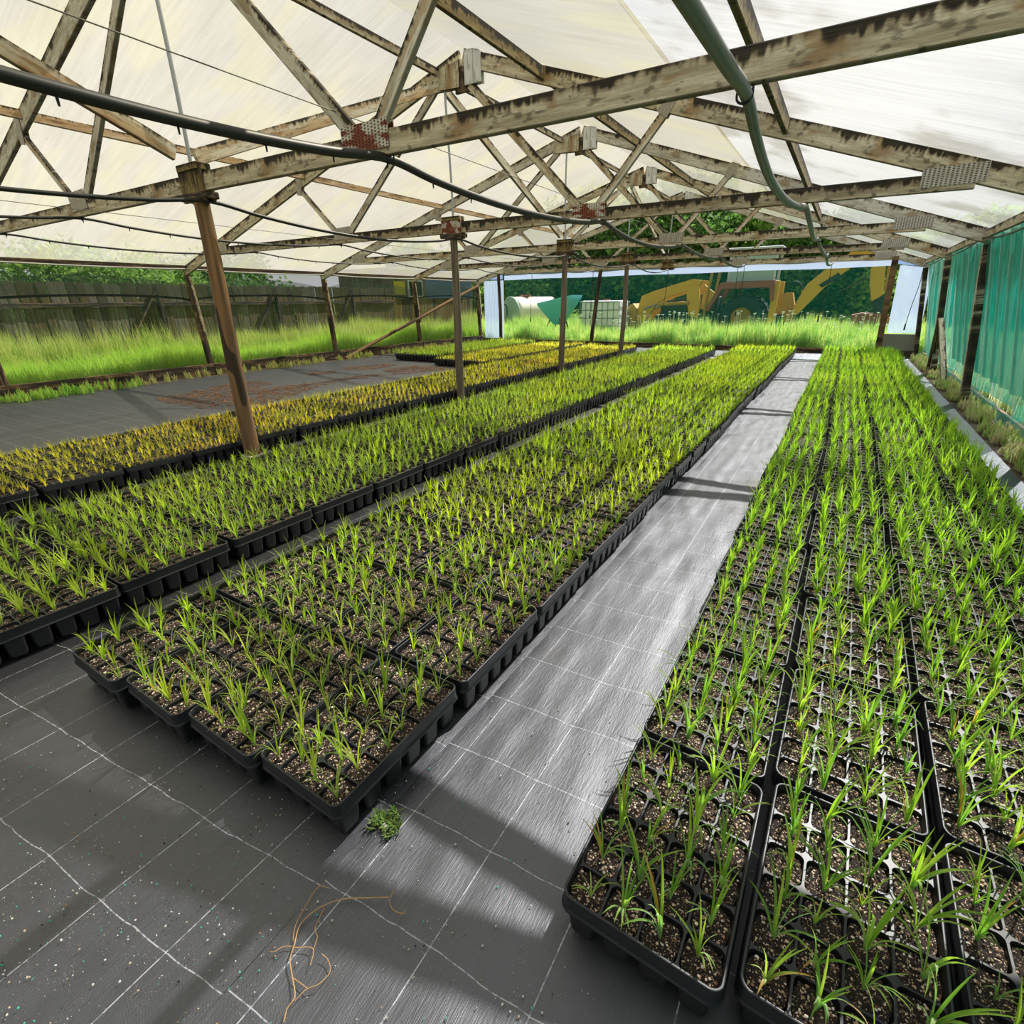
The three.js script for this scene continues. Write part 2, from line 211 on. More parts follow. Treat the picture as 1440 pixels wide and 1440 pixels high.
// ------------------------------------------------------------------ roof trusses
const RX = -5.12, RY = 4.75, SL = 0.283, SR = 0.335;                   // ridge and slopes
const topY = (x) => x < RX ? RY - SL * (RX - x) : RY - SR * (x - RX);
const nth = ['', 'second', 'first', 'second', 'third', 'fourth', 'fifth'];
const where = ['behind the viewer, outer', 'just over the viewer', 'nearest in view, with rusty centre plate', 'second in view, white ridge board', 'third in view, from the front', 'fourth in view, from the front', 'farthest, at the end wall'];
TZ.forEach((z, i) => {
  const t = thing('roof_truss', i < 2 ? `weathered timber roof truss ${where[i]}` : `mould-streaked painted timber roof truss, ${where[i]}`, 'truss', [RX, 0, z]);
  const X = (x) => x - RX, W = 0.05, dz = (R0() - 0.5) * 0.01;
  const near = i === 2;
  const add = (n, g, m) => part(n, g, m, t);
  const eL = -13.42, eR = 1.72;
  const cm = i % 2 ? M.chordDark : M.chord;
  // two-piece bottom chord, heel to heel
  add('bottom_chord', beam([X(-11.9), 2.66, dz], [X(-5.44), 2.645, dz], W, 0.15), cm);
  add('bottom_chord', beam([X(-5.4), 2.645, dz], [X(0.8), 2.60, dz], W, 0.15), near ? M.chord : cm);
  add('top_chord', beam([X(eL), topY(eL) - 0.1, 0], [X(RX - 0.03), topY(RX) - 0.1, 0], W, 0.19), i % 2 ? M.chord : M.rafter);
  add('top_chord', beam([X(RX + 0.02), topY(RX) - 0.1, 0], [X(eR), topY(eR) - 0.1, 0], W, 0.19), i % 2 ? M.chord : M.rafter);
  const web = (a, b, m, w = 0.095) => add('web', beam([X(a[0]), a[1], 0.0], [X(b[0]), b[1], 0.0], 0.045, w), m);
  web([-8.0, 2.72], [-8.86, 3.5], M.web, 0.085);
  web([-7.72, 2.72], [-5.62, 4.38], M.rafter, 0.11);
  web([-3.28, 2.72], [-5.0, 4.34], near ? M.rafter : M.chord, 0.11);
  web([-3.05, 2.7], [-2.2, 3.64], M.web, 0.1);
  for (const s of [-1, 1]) {
    const zz = s * 0.031, pl = (x, y, w, h, m, rz = 0) => { const g = new THREE.BoxGeometry(w, h, 0.006, 1, 1, 1); g.rotateZ(rz); g.translate(X(x), y, zz); add('nail_plate', g, m); };
    pl(-7.88, 2.73, 0.42, 0.19, M.plate, 0.03); pl(-3.15, 2.68, 0.46, 0.17, i < 4 ? M.rusty : M.plate);
    pl(-11.72, 2.72, 0.5, 0.17, M.plate, 0.05); pl(0.62, 2.655, 0.5, 0.165, i === 2 ? M.rusty : M.plate, 0.02);
    pl(-8.84, 3.55, 0.12, 0.3, M.plate, -0.2); pl(-2.2, 3.68, 0.14, 0.26, i === 2 ? M.rusty : M.plate, -0.6);
    const gg = extrude([[X(-5.72), 4.36], [X(-5.16), 4.33], [X(-5.16), 4.62], [X(-5.4), 4.6], [X(-5.72), 4.53]], 0.016, s > 0 ? 0.027 : -0.043, 0.002); add('ridge_gusset', gg, M.chord);
    add('ridge_board', box(0.27, 0.38, 0.02, X(-4.93), 4.52, s * 0.037, 0.004), M.whiteBoard);
  }
  add('ridge_block', box(0.24, 0.3, 0.044, X(-5.13), 4.42, 0, 0.006), M.dark);
  // post head: cap pieces either side of the chord
  for (const s of [-1, 1]) { add('head_plate', box(0.36, 0.3, 0.03, X(-5.42), 2.64, s * 0.043, 0.004), i === 3 ? M.rusty : M.chordGreen); }
  add('head_block', box(0.44, 0.06, 0.14, X(-5.42), 2.535, 0, 0.012), M.dark); add('head_block', box(0.34, 0.06, 0.14, X(-5.42), 2.765, 0, 0.01), M.chordGreen);
  add('ridge_pole', pole([X(-5.43), 2.79, 0], [X(-5.43), 4.55, 0], 0.017, 0.017, i, 10), M.galv);
});
const placeWord = ['beyond the far edge of sight behind the viewer', 'behind the viewer', 'nearest', 'second', 'third', 'fourth', 'fifth'];
// centre posts, wall posts
TZ.forEach((z, i) => {
  if (i < 6) {
    const c = thing('timber_post', i < 2 ? 'round timber post under the truss behind the viewer, ' + (i ? 'inner one' : 'outer one') : `round ${i === 2 ? 'brown' : 'grey-brown'} timber centre post beside the yellow bed, ${['', '', 'nearest and thickest', 'second from front', 'third from front', 'thin fourth one from front'][i]}`, 'post', [-5.4, 0, z]);
    part('post_shaft', pole([-0.02, -0.03, 0.02], [-0.02, 2.506, 0], i === 2 ? 0.085 : 0.07, i === 2 ? 0.068 : 0.058, i + 3), i === 2 ? M.post : M.postGrey, c);
    if (i === 2) part('footing', box(0.2, 0.06, 0.18, -0.01, 0.0, 0.03, 0.01), M.concrete, c);
  }
  const pos = ['', '', 'nearest in view', 'second from left', 'third from left, dark', 'fourth from left beside diagonal brace', 'at the far corner by clear sheeting'];
  const l = thing('wall_post', i < 2 ? `dark wall post on the left, ${placeWord[i]}` : i === 2 ? 'dark timber wall post on the left, just outside view' : `dark weathered timber post of the left wall, ${['', '', '', 'nearest in view', 'second in view', 'third, crossed by diagonal brace', 'at the far corner'][i]}`, 'post', [-13.2, 0, z]);
  part('post_shaft', beam([0, -0.05, 0], [-0.12, topY(-13.32) - 0.2, 0], 0.13, 0.12, V(0, 0, 1), 0.02), M.dark, l);
  part('post_strip', beam([0.085, 0.9, 0.02], [-0.03, topY(-13.32) - 0.22, 0.02], 0.03, 0.09, V(0, 0, 1)), M.chordDark, l);
  const r = thing('wall_post', i < 2 ? `timber wall post on the right, ${placeWord[i]}` : i === 2 ? 'timber wall post on the right, just outside view' : `grey leaning timber post against the teal cloth, ${['', '', '', 'nearest, cut by the picture edge', 'second and widest in view', 'third, by the crossed brace', 'at the far right corner'][i]}`, 'post', [1.9, 0, z]);
  part('post_shaft', beam([0.03, -0.05, 0], [-0.3, topY(1.6) - 0.2, 0], 0.11, 0.15, V(0, 0, 1), 0.012), M.rafter, r);
});
{
  const b = thing('wall_brace', 'long pale diagonal pole leaning along the left wall to the far corner', 'brace', [-13.02, 0, -11.2]);
  part('brace_pole', pole([0.02, 0, 0.1], [-0.02, 2.22, -7.35], 0.055, 0.05, 12), M.post, b);
  const k = thing('wall_brace', 'short bent timber brace behind the third post of the teal wall', 'brace', [1.88, 0, -14.4]);
  part('brace_pole', beam([0, 0.02, 1.6], [-0.16, 1.15, 0.1], 0.05, 0.1, V(1, 0, 0)), M.chord, k);
  part('brace_stub', beam([-0.02, 0.0, -0.6], [-0.16, 1.15, -0.05], 0.05, 0.1, V(1, 0, 0)), M.dark, k);
}
// zigzag ridge braces between post heads and ridges
[[1, 2, 1], [2, 3, 0], [3, 4, 1], [4, 5, 0], [5, 6, 1]].forEach(([a, b, downAtB], i) => {
  const hi = (k) => [0.0, 4.42, TZ[k]], lo = (k) => [0.0, 2.84, TZ[k]], p = downAtB ? hi(a) : lo(a), q = downAtB ? lo(b) : hi(b);
  const d = V(...q).sub(V(...p)).normalize().multiplyScalar(0.1);
  const t = thing('ridge_brace', ['timber brace rising from nearest post head towards the viewer, streaked white and brown', 'rust-stained timber brace rising from nearest post head to second ridge', 'pale timber brace falling from second ridge to third post', 'timber brace rising from third post to fourth ridge', 'small timber brace falling from fourth ridge to the end wall'][i], 'brace', [-5.5, 0, 0]);
  part('brace_timber', beam([p[0], p[1] + d.y, p[2] + d.z], [q[0], q[1] - d.y, q[2] - d.z], 0.05, 0.13), i < 2 ? M.stained : M.web, t);
});
// purlins, one per bay
const purlins = [[-13.25, 'at the left eave', 0.05, 0.1, M.dark], [-8.69, 'halfway up left slope', 0.045, 0.1, M.orange], [-5.55, 'just left of ridge', 0.045, 0.1, M.chordDark], [-3.86, 'just right of ridge', 0.05, 0.14, M.chordGreen], [-0.92, 'halfway up right slope', 0.05, 0.14, M.chordGreen], [1.56, 'at the right eave', 0.05, 0.12, M.chord]];
for (const [x, w, wd, h, m] of purlins) for (let i = 0; i < 6; i++) {
  const t = thing('roof_purlin', `timber purlin ${w}, ${['behind the viewer', 'over the viewer to nearest truss', 'between first and second trusses', 'between second and third trusses', 'between third and fourth trusses', 'in the farthest bay'][i]}`, 'purlin', [x, topY(x) - h / 2 - 0.012, TZ[i]]);
  part('purlin_timber', beam([0, 0, -0.03], [0, 0, TZ[i + 1] - TZ[i] + 0.03], wd, h), m, t);
}
// roof film
{
  const c = struct('ceiling', 'translucent roof sheeting over the trusses');
  const roof = (n, x0, x1, m, lift, us) => part(n, sheet(24, 96, (u, v) => { const x = mix(x0, x1, u), z = mix(4.9, -19.0, v); return [x, topY(x) + lift + 0.012 * (vn(x * 1.5 + 40, z * 1.2 + 60, 301) - 0.5), z]; }, (u, v) => [u * Math.abs(x1 - x0) / us, v * 24 / us]), m, c);
  roof('roof_film', -13.62, RX, M.film, 0.012, 4); roof('roof_film', RX, -1.9, M.film, 0.014, 4.6); roof('roof_film', -1.96, 1.86, M.filmPale, 0.022, 5);
}

// ------------------------------------------------------------------ walls
{
  const Z0 = 4.7, Z1 = -18.8;
  const L = struct('wall_left', 'dark green shade-cloth wall on the left');
  part('shade_cloth', sheet(120, 16, (u, v) => { const z = mix(Z0, Z1, u), y = mix(0.2, 2.36, v); return [-13.36 + 0.05 * Math.sin(z * 1.6) * Math.sin(v * 3.1) + 0.03 * (vn(z * 3 + 60, y * 2, 401) - 0.5), y, z]; }, (u, v) => [u * 24, v * 2]), M.clothDark, L);
  part('cloth_overlap', sheet(140, 4, (u, v) => { const z = mix(Z0, Z1, u), s = Math.abs(Math.sin((z + 3.15) / 3.9 * Math.PI)), y = 1.72 + 0.12 * Math.sqrt(s) + v * (0.26 + 0.1 * s); return [-13.42 + 0.02 * Math.sin(z * 4), y, z]; }, (u, v) => [u * 24, v * 0.4]), M.clothPale, L);
  part('cloth_hem', sheet(140, 1, (u, v) => { const z = mix(Z0, Z1, u), s = Math.abs(Math.sin((z + 3.15) / 3.9 * Math.PI)); return [-13.41, 1.66 + 0.12 * Math.sqrt(s) + v * 0.05, z]; }), M.black, L);
  for (let i = 0; i < 6; i++) part('bottom_board', beam([-13.08, 0.12, TZ[i] - 0.02], [-13.08, 0.12, TZ[i + 1] + 0.02], 0.04, 0.25), M.dark, L);
  const Rr = struct('wall_right', 'teal shade-cloth wall on the right');
  part('shade_cloth', sheet(300, 14, (u, v) => { const z = mix(Z0, Z1, u), y = mix(0.16 + 0.1 * vn(z * 1.3 + 40, 1, 411), 2.52, v), x = mix(2.06, 1.66, v), k = 0.5 + 0.5 * v; return [x + 0.05 * k * Math.sin(z * 7 + 1.5 * Math.sin(z * 1.3)) + 0.06 * (vn(z * 4 + 60, y * 0.8, 413) - 0.5), y, z]; }, (u, v) => [u * 24, v * 2]), M.clothTeal, Rr);
  part('loose_curtain', sheet(120, 10, (u, v) => { const z = mix(-8.2, -13.6, u), y = mix(0.45, 2.35, v), x = mix(2.02, 1.62, v) - 0.03; return [x + 0.045 * Math.sin(z * 11) , y, z]; }, (u, v) => [u * 6, v * 2]), M.clothTeal, Rr);
  part('cloth_hem', sheet(160, 2, (u, v) => { const z = mix(Z0, Z1, u); return [2.03 + 0.03 * Math.sin(z * 5), 0.05 + 0.14 * v + 0.03 * Math.sin(z * 2.2), z]; }), M.clothTeal, Rr);
  for (let i = 0; i < 6; i++) part('bottom_board', beam([2.1, 0.05, TZ[i] - 0.02], [2.1, 0.05, TZ[i + 1] + 0.02], 0.04, 0.14), M.dark, Rr);
  const B = struct('wall_back', 'teal shade-cloth end wall with a white plastic strip along the top');
  part('shade_cloth', sheet(120, 10, (u, v) => { const x = mix(-12.0, 0.9, u), y = mix(0.12, 2.44, v); return [x, y, -18.9 + 0.04 * Math.sin(x * 2.3) * Math.sin(v * 3.1) + 0.02 * vn(x * 3 + 40, y * 2, 421)]; }, (u, v) => [u * 13, v * 2]), M.clothEnd, B);
  part('plastic_strip', sheet(80, 3, (u, v) => { const x = mix(-12.0, 0.82, u); return [x, mix(2.37, 2.6, v) + 0.01 * Math.sin(x * 1.7), -18.82 + 0.015 * Math.sin(x * 3)]; }), M.sheeting, B);
  part('header_beam', beam([-12.2, 2.655, -18.86], [0.9, 2.655, -18.86], 0.05, 0.1), M.dark, B);
  part('bottom_board', beam([-13.0, 0.05, -18.7], [1.9, 0.05, -18.7], 0.04, 0.2), M.dark, B);
  // corrugated clear sheeting in the left corner, film in the right corner
  part('corrugated_sheet', sheet(72, 6, (u, v) => { const x = mix(-13.02, -12.06, u); return [x, mix(0.14, 2.36, v), -18.84 + 0.014 * Math.sin(x * 82)]; }), M.sheeting, B);
  part('clear_panel', sheet(16, 20, (u, v) => { const y = mix(0.62, 2.38, v), x = mix(1.02, 1.78, u) + 0.1 * (1 - v); return [x, y, -18.84 + 0.02 * vn(x * 6, y * 4, 431)]; }), M.sheeting, B);
  part('gable_film', extrude([[-13.3, 2.4], [-12.1, 2.4], [-12.1, 2.62]], 0.004, -18.84, 0), M.sheeting, B);
  part('gable_film', extrude([[0.95, 2.42], [1.6, 2.32], [1.6, 2.42], [0.95, 2.62]], 0.004, -18.84, 0), M.sheeting, B);
  part('lower_panel', box(0.9, 0.5, 0.03, 1.45, 0.34, -18.84, 0.005), std({ color: 0x8d8a80, roughness: 0.7 }), B);
  const e = [[-12.04, -12.12, 'by the clear corner sheeting', M.dark, 0.07], [-8.0, -7.76, 'leaning before the white caged tank', M.dark, 0.075], [1.0, 0.86, 'leaning left of the bright right corner panel', M.post, 0.09]];
  for (const [xb, xt, w, m, r] of e) { const p = thing('end_post', `dark timber post of the end wall ${w}`, 'post', [xb, 0, -18.57]); part('post_shaft', w.includes('right') ? beam([0, 0, 0], [xt - xb, 2.6, 0], 0.15, 0.08, V(0, 0, 1)) : pole([0, 0, 0], [xt - xb, 2.6, 0], r, r * 0.9, xb + 20), m, p); }
}

// ------------------------------------------------------------------ irrigation pipes, droppers and wires
{
  const names = ['under the left eave', 'over the bare mat, outermost of those on the left', 'over the left side, at the first plate of the nearest truss', 'past the centre post heads', 'thick, passing the rusty plate of the nearest truss', 'thick grey-green, overhead right of the ridge', 'along the right eave'];
  [[-13.12, 2.36, 0.014, 0.03, M.pipeGrey], [-10.5, 2.565, 0.014, 0.1, M.pipe], [-7.98, 2.56, 0.015, 0.1, M.pipe], [-5.3, 2.49, 0.017, 0.12, M.pipe], [-2.95, 2.54, 0.03, 0.1, M.pipe], [-0.62, 2.5, 0.03, 0.11, M.pipeGrey], [1.52, 2.38, 0.012, 0.1, M.pipe]].forEach(([x, y, r, sag, m], k) => {
    const t = thing('irrigation_pipe', `sagging ${k === 5 || k === 0 ? 'grey' : 'black'} irrigation pipe ${names[k]}`, 'pipe', [x, 0, 0]), pts = [];
    for (let i = 0; i < 6; i++) for (let j = 0; j < 8; j++) { const s = j / 8, z = mix(TZ[i], i === 5 ? -18.45 : TZ[i + 1], s); pts.push([0.03 * Math.sin(z * 1.1 + k * 2), y - sag * 4 * s * (1 - s) * (0.75 + 0.5 * hash(i, k, 3)), z]); }
    pts.push([0, y, -18.45]);
    part('pipe_run', tube(pts, r, 260, 8), k === 0 ? M.pipePale : m, t);
    for (let i = 1; i < 6; i++) part('hanger_clip', tube([[r + 0.004, y + 0.04, TZ[i]], [r + 0.002, y - r * 0.6, TZ[i]], [0, y - r - 0.005, TZ[i]], [-r - 0.002, y - r * 0.6, TZ[i]], [-r - 0.004, y + 0.04, TZ[i]]], 0.006, 14, 5), M.black, t);
    if (k === 4 || k === 1 || k === 2) for (let i = 0; i < 26; i++) { const c = pts[9 + Math.floor(i * 1.1)]; part('dripper', new THREE.CylinderGeometry(0.007, 0.005, 0.035, 6), M.black, t, [c[0], c[1] - r - 0.012, c[2]]); }
    const lens = [0, 1.6, 1.45, 1.42, 1.36, 1.45, 1.52][k];
    if (lens) { const d = thing('dropper_hose', `thin black dropper hose hanging at the end wall, ${['', 'before the clear-ended cream tank', 'before the leaning post', 'before the yellow loader arm', 'before the cab and big wheel', 'before the yellow rear boom', 'before the bright corner panel'][k]}`, 'hose', [x, 0, -18.42]);
      part('hose_run', tube([[0, y, 0], [0.015, y - lens * 0.3, 0.01], [-0.03, y - lens * 0.7, 0], [-0.05, y - lens, 0]], 0.009, 24, 6), M.pipe, d); part('hose_weight', new THREE.CylinderGeometry(0.016, 0.022, 0.16, 8), M.black, d, [-0.05, y - lens - 0.06, 0]); }
  });
  const d2 = thing('dropper_hose', 'longer thin black dropper hose reaching the grass at the end wall', 'hose', [-3.12, 0, -18.36]); part('hose_run', tube([[0, 2.52, 0], [0.01, 1.6, 0], [-0.03, 0.9, 0], [-0.06, 0.4, 0]], 0.008, 24, 6), M.pipe, d2);
  const w = thing('tension_wire', 'thin straight wire strung along the right truss plates', 'wire'); part('wire_run', tube([[-3.42, 2.9, 4.6], [-3.42, 2.86, -7], [-3.42, 2.86, -14.8]], 0.004, 60, 5), M.wire, w);
  const w2 = thing('tension_wire', 'thin straight wire strung low over the left of the yellow bed', 'wire'); part('wire_run', tube([[-6.6, 2.5, 4.6], [-6.6, 2.46, -7], [-6.6, 2.46, -14.8]], 0.003, 60, 5), M.wire, w2);
}

// ------------------------------------------------------------------ nursery trays
const TW = 0.39, TL = 0.606, CW = TW / 4, CL = TL / 6, TOP = 0.168, PLATE = 0.153;
const squircle = (w, l, r, n) => { const o = []; for (const [sx, sz, a0] of [[1, 1, 0], [-1, 1, 1], [-1, -1, 2], [1, -1, 3]]) for (let i = 0; i <= n; i++) { const a = (a0 + i / n) * Math.PI / 2; o.push([sx * (w - r) + r * Math.cos(a), sz * (l - r) + r * Math.sin(a)]); } return o; };
function loft(rings, close) {                                          // rings of equal length: [[x, y, z], ...]
  const n = rings[0].length, pos = rings.flat(2), idx = [];
  for (let k = 0; k + 1 < rings.length; k++) for (let i = 0; i < n; i++) { const a = k * n + i, b = k * n + (i + 1) % n; idx.push(a, a + n, b, b, a + n, b + n); }
  if (close) { const s = (rings.length - 1) * n; for (let i = 1; i + 1 < n; i++) idx.push(s, s + i + 1, s + i); }
  const g = new THREE.BufferGeometry(); g.setAttribute('position', new THREE.Float32BufferAttribute(pos, 3)); g.setIndex(idx); g.computeVertexNormals();
  g.setAttribute('uv', new THREE.Float32BufferAttribute(new Float32Array(pos.length / 3 * 2), 2)); return g;
}
const cells = []; for (let r = 0; r < 6; r++) for (let c = 0; c < 4; c++) cells.push([-TW / 2 + CW * (c + 0.5), TL / 2 - CL * (r + 0.5), r, c]);
function rimGeo(n, lod) {
  const prof = lod ? [[-0.004, PLATE], [0.0, TOP], [0.005, TOP], [0.008, 0.128], [0.0105, 0.122], [0.006, 0.12]] : [[-0.004, PLATE], [-0.0015, TOP - 0.0015], [0, TOP], [0.0045, TOP], [0.006, TOP - 0.002], [0.0065, 0.13], [0.008, 0.123], [0.0115, 0.1205], [0.0115, 0.1165], [0.008, 0.116], [0.001, 0.119]];
  return loft(prof.map(([o, y], k) => squircle(TW / 2 + o, TL / 2 + o, 0.024 + Math.max(0, o), n).map(([x, z]) => [x, y - (k > 4 ? 0.005 * Math.cos(x * 30) * Math.cos(z * 20) : 0), z])));
}
function plateGeo(n) {
  const s = new THREE.Shape(squircle(TW / 2, TL / 2, 0.024, 3).map(([x, z]) => new THREE.Vector2(x, z)));
  for (const [x, z] of cells) s.holes.push(new THREE.Path(squircle(CW / 2 - 0.0028, CL / 2 - 0.0028, 0.017, n).map(([a, b]) => new THREE.Vector2(x + a, z + b))));
  const g = new THREE.ShapeGeometry(s, 4); g.rotateX(Math.PI / 2); g.translate(0, PLATE, 0); const o = g.toNonIndexed(), p = o.attributes.position.array;
  for (let i = 0; i < p.length; i += 9) for (let k = 0; k < 3; k++) { const a = p[i + 3 + k]; p[i + 3 + k] = p[i + 6 + k]; p[i + 6 + k] = a; }
  o.computeVertexNormals(); return o;
}
const potGeo = (n, ribs) => { const w = CW / 2 - 0.0028, l = CL / 2 - 0.0028, ring = (s, y, rb) => squircle(w * s, l * s, 0.017 * s, n).map(([x, z], i) => { const k = rb && i % 2 ? 0.965 : 1; return [x * k, y, z * k]; }); return loft([ring(1, PLATE, 0), ring(0.95, 0.132, ribs), ring(0.76, 0.02, ribs), ring(0.7, 0.004, 0)], true); };
function soilGeo(seed) {
  const pos = [], uv = [], idx = [], N = 7, r = rng(seed), ou = r(), ov = r();
  for (let j = 0; j <= N; j++) for (let i = 0; i <= N; i++) { const a = i / N * 2 - 1, b = j / N * 2 - 1, x = a * Math.sqrt(1 - 0.3 * b * b), z = b * Math.sqrt(1 - 0.3 * a * a); pos.push(x * (CW / 2 - 0.0046), 0.139 + 0.009 * (vn(a * 4 + 20, b * 4 + 20, seed) - 0.5) + 0.004 * (r() - 0.5), z * (CL / 2 - 0.0046)); uv.push(ou + x * 0.16, ov + z * 0.16); }
  for (let j = 0; j < N; j++) for (let i = 0; i < N; i++) { const a = j * (N + 1) + i; idx.push(a, a + N + 1, a + 1, a + 1, a + N + 1, a + N + 2); }
  const g = new THREE.BufferGeometry(); g.setAttribute('position', new THREE.Float32BufferAttribute(pos, 3)); g.setAttribute('uv', new THREE.Float32BufferAttribute(uv, 2)); g.setIndex(idx); g.computeVertexNormals(); return g;
}
const at = (g, x, y, z) => { const c = g.clone(); c.translate(x, y, z); return c; };
function pumiceGeo(seed, per, detail) {
  const r = rng(seed), out = [], tones = [[0.62, 0.5, 0.36], [0.44, 0.31, 0.2], [0.7, 0.63, 0.53], [0.34, 0.2, 0.12], [0.55, 0.4, 0.3], [0.05, 0.035, 0.025], [0.12, 0.07, 0.045]];
  for (const [x, z] of cells) for (let k = 0; k < per; k++) {
    const g = detail ? new THREE.IcosahedronGeometry(1, 0) : new THREE.OctahedronGeometry(1, 0), s = 0.0022 + 0.0028 * r() * r(), c = tones[Math.floor(r() * tones.length)], f = 0.8 + 0.4 * r();
    g.rotateX(r() * 6); g.rotateZ(r() * 6); g.scale(s * (0.8 + r() * 0.7), s * 0.75, s * (0.8 + r() * 0.5)); g.translate(x + (r() - 0.5) * CW * 0.8, 0.1435 + 0.003 * r(), z + (r() - 0.5) * CL * 0.8);
    g.setAttribute('color', new THREE.Float32BufferAttribute(Array(g.attributes.position.count).fill(c.map((v) => v * f)).flat(), 3)); out.push(g);
  }
  return merge(out);
}
const bodyNear = merge([rimGeo(6, 0), plateGeo(6)]), pot0 = potGeo(6, 1), soil4 = [1, 2, 3, 4].map((k) => soilGeo(500 + k)), pum0 = [1, 2, 3, 4].map((k) => pumiceGeo(600 + k, 26, 1));
const pots1 = cells.map(([x, z]) => at(potGeo(2, 0), x, 0, z)), body1 = merge([rimGeo(4, 0), plateGeo(4), ...pots1]), soil1 = [0, 1].map((v) => merge(cells.map(([x, z], i) => at(soil4[(i * 7 + v) % 4], x, 0, z)))), pum1 = [1, 2, 3].map((k) => pumiceGeo(620 + k, 14, 0));
const soilPlane = (() => { const g = new THREE.PlaneGeometry(TW - 0.01, TL - 0.01, 1, 1); g.rotateX(-Math.PI / 2); g.translate(0, 0.141, 0); return g; })();
const body2 = merge([rimGeo(2, 1), plateGeo(2), ...cells.filter(([, , r, c]) => r === 0 || r === 5 || c === 0 || c === 3).map(([x, z]) => at(potGeo(1, 0), x, 0, z))]);
const protoTray = [0, 1, 2, 3].map((v) => { const g = new THREE.Group(); part('tray_body', bodyNear, M.plastic, g); cells.forEach(([x, z], i) => { part('cell_pot', pot0, M.pot, g, [x, 0, z]); part('potting_mix', soil4[(i * 5 + v) % 4], M.soil, g, [x, 0, z]); }); part('pumice_gravel', pum0[v], M.pumice, g).userData.kind = 'stuff'; return g; });
const protoMid = [0, 1, 2, 3].map((v) => { const g = new THREE.Group(); part('tray_body', body1, M.plastic, g); part('potting_mix', soil1[v % 2], M.soil, g); part('pumice_gravel', pum1[v % 3], M.pumice, g).userData.kind = 'stuff'; return g; });
const protoFar = (() => { const g = new THREE.Group(); part('tray_body', body2, M.plastic, g); part('potting_mix', soilPlane, M.soilFar, g); return g; })();
// the beds: x of the right-hand edge (or left), pitch, front z, rows, and how its plants look
const BEDS = [
  { id: 'A', name: 'bed right of the path', x0: -0.345, px: 0.428, z0: -0.735, rows: 27, side: 1, h: 0.152, spread: 0.75, col: [0.38, 0.65, 0.03], fill: 0.95 },
  { id: 'B', name: 'bed left of the path', x0: -1.02, px: 0.411, z0: -0.6, rows: 27, side: -1, h: 0.13, spread: 1.05, col: [0.52, 0.74, 0.03], fill: 0.93 },
  { id: 'C', name: 'second bed left of the path', x0: -3.11, px: 0.425, z0: 0.39, rows: 27, side: -1, h: 0.13, spread: 1.0, col: [0.5, 0.72, 0.05], fill: 0.95 },
  { id: 'D', name: 'yellowish third bed left of path', x0: -5.52, px: 0.425, z0: -0.64, rows: 25, side: -1, h: 0.1, spread: 1.0, col: [0.78, 0.78, 0.05], fill: 0.96 },
  { id: 'E', name: 'yellow block at the far left', x0: -7.62, px: 0.425, z0: -10.9, rows: 10, side: -1, h: 0.1, spread: 1.0, col: [0.82, 0.84, 0.05], fill: 0.97 },
  { id: 'F', name: 'green block in the far left corner', x0: -9.62, px: 0.425, z0: -11.5, rows: 9, side: -1, h: 0.13, spread: 1.0, col: [0.48, 0.68, 0.05], fill: 0.97 },
];
const trays = [], plants = [], Rt = rng(77), ndc = V();
const inView = (x, y, z, m = 1.05) => { ndc.set(x, y, z); const d = ndc.clone().applyMatrix4(camera.matrixWorldInverse).z; if (d > -0.1) return false; ndc.project(camera); return Math.abs(ndc.x) < m && Math.abs(ndc.y) < m; };
camera.updateProjectionMatrix();
for (const b of BEDS) for (let r = 0; r < b.rows; r++) for (let c = 0; c < 4; c++) {
  const x = b.x0 + b.side * b.px * (c + 0.5) + (Rt() - 0.5) * 0.012 + 0.012 * Math.sin(r * 0.9), z = b.z0 - 0.64 * (r + 0.5) - (b.id === 'A' ? 0.04 * c : b.id === 'B' ? -0.038 * c : 0) + (Rt() - 0.5) * 0.012, ry = (Rt() - 0.5) * 0.022 + (b.id === 'A' ? -0.02 : 0), tilt = (Rt() - 0.5) * 0.034, lift = 0.006 + 0.004 * Rt();
  const seeds = []; for (let k = 0; k < 24; k++) seeds.push([Rt(), Rt(), Rt(), Rt(), Rt(), Rt()]);
  if (![[-0.2, -0.3], [0.2, -0.3], [-0.2, 0.3], [0.2, 0.3]].some(([dx, dz]) => inView(x + dx, 0.2, z + dz, 1.25))) continue;
  const t = { b, r, c, x, z, ry, m: mtx(x, lift, z, ry, 1, tilt, tilt * 0.25), d: Math.hypot(x, 1.4, z), seen: inView(x, 0.16, z, 1.15) };
  trays.push(t);
  cells.forEach(([cx, cz, cr, cc], k) => {
    const s = seeds[k]; if (s[0] > b.fill) return;
    const p = V(cx + (s[1] - 0.5) * 0.03, 0.139, cz + (s[2] - 0.5) * 0.03).applyMatrix4(t.m);
    const tall = b.h * (0.72 + 0.6 * s[3]) * (b.id === 'A' ? 0.85 + 0.35 * vn(x * 3 + 30, z * 2 + 60, 55) : 0.85 + 0.3 * vn(x * 2 + 30, z + 60, 57));
    plants.push({ t, cr, cc, b, x: p.x, y: p.y, z: p.z, h: tall, a: s[4] * 6.283, q: s[5], d: p.distanceTo(camera.position) });
  });
}
trays.sort((a, b) => a.d - b.d);
const ONE = 300; let made = 0, near = 0; const restTrays = [];
for (const t of trays) {
  if (!t.seen && t.d > 4 || made >= ONE) { restTrays.push(t); continue; }
  const proto = near < 26 ? protoTray[near % 4] : near < 90 ? protoMid[near % 4] : protoFar, o = proto.clone(); near++; made++;
  t.m.decompose(o.position, o.quaternion, o.scale); o.name = numbered('nursery_tray'); scene.add(o);
  tag(o, `black cell tray, ${ORD[t.r + 1]} from front, ${ORD[t.c + 1]} from path side, ${t.b.name}`, 'tray', 'cell trays of seedlings in long beds');
}
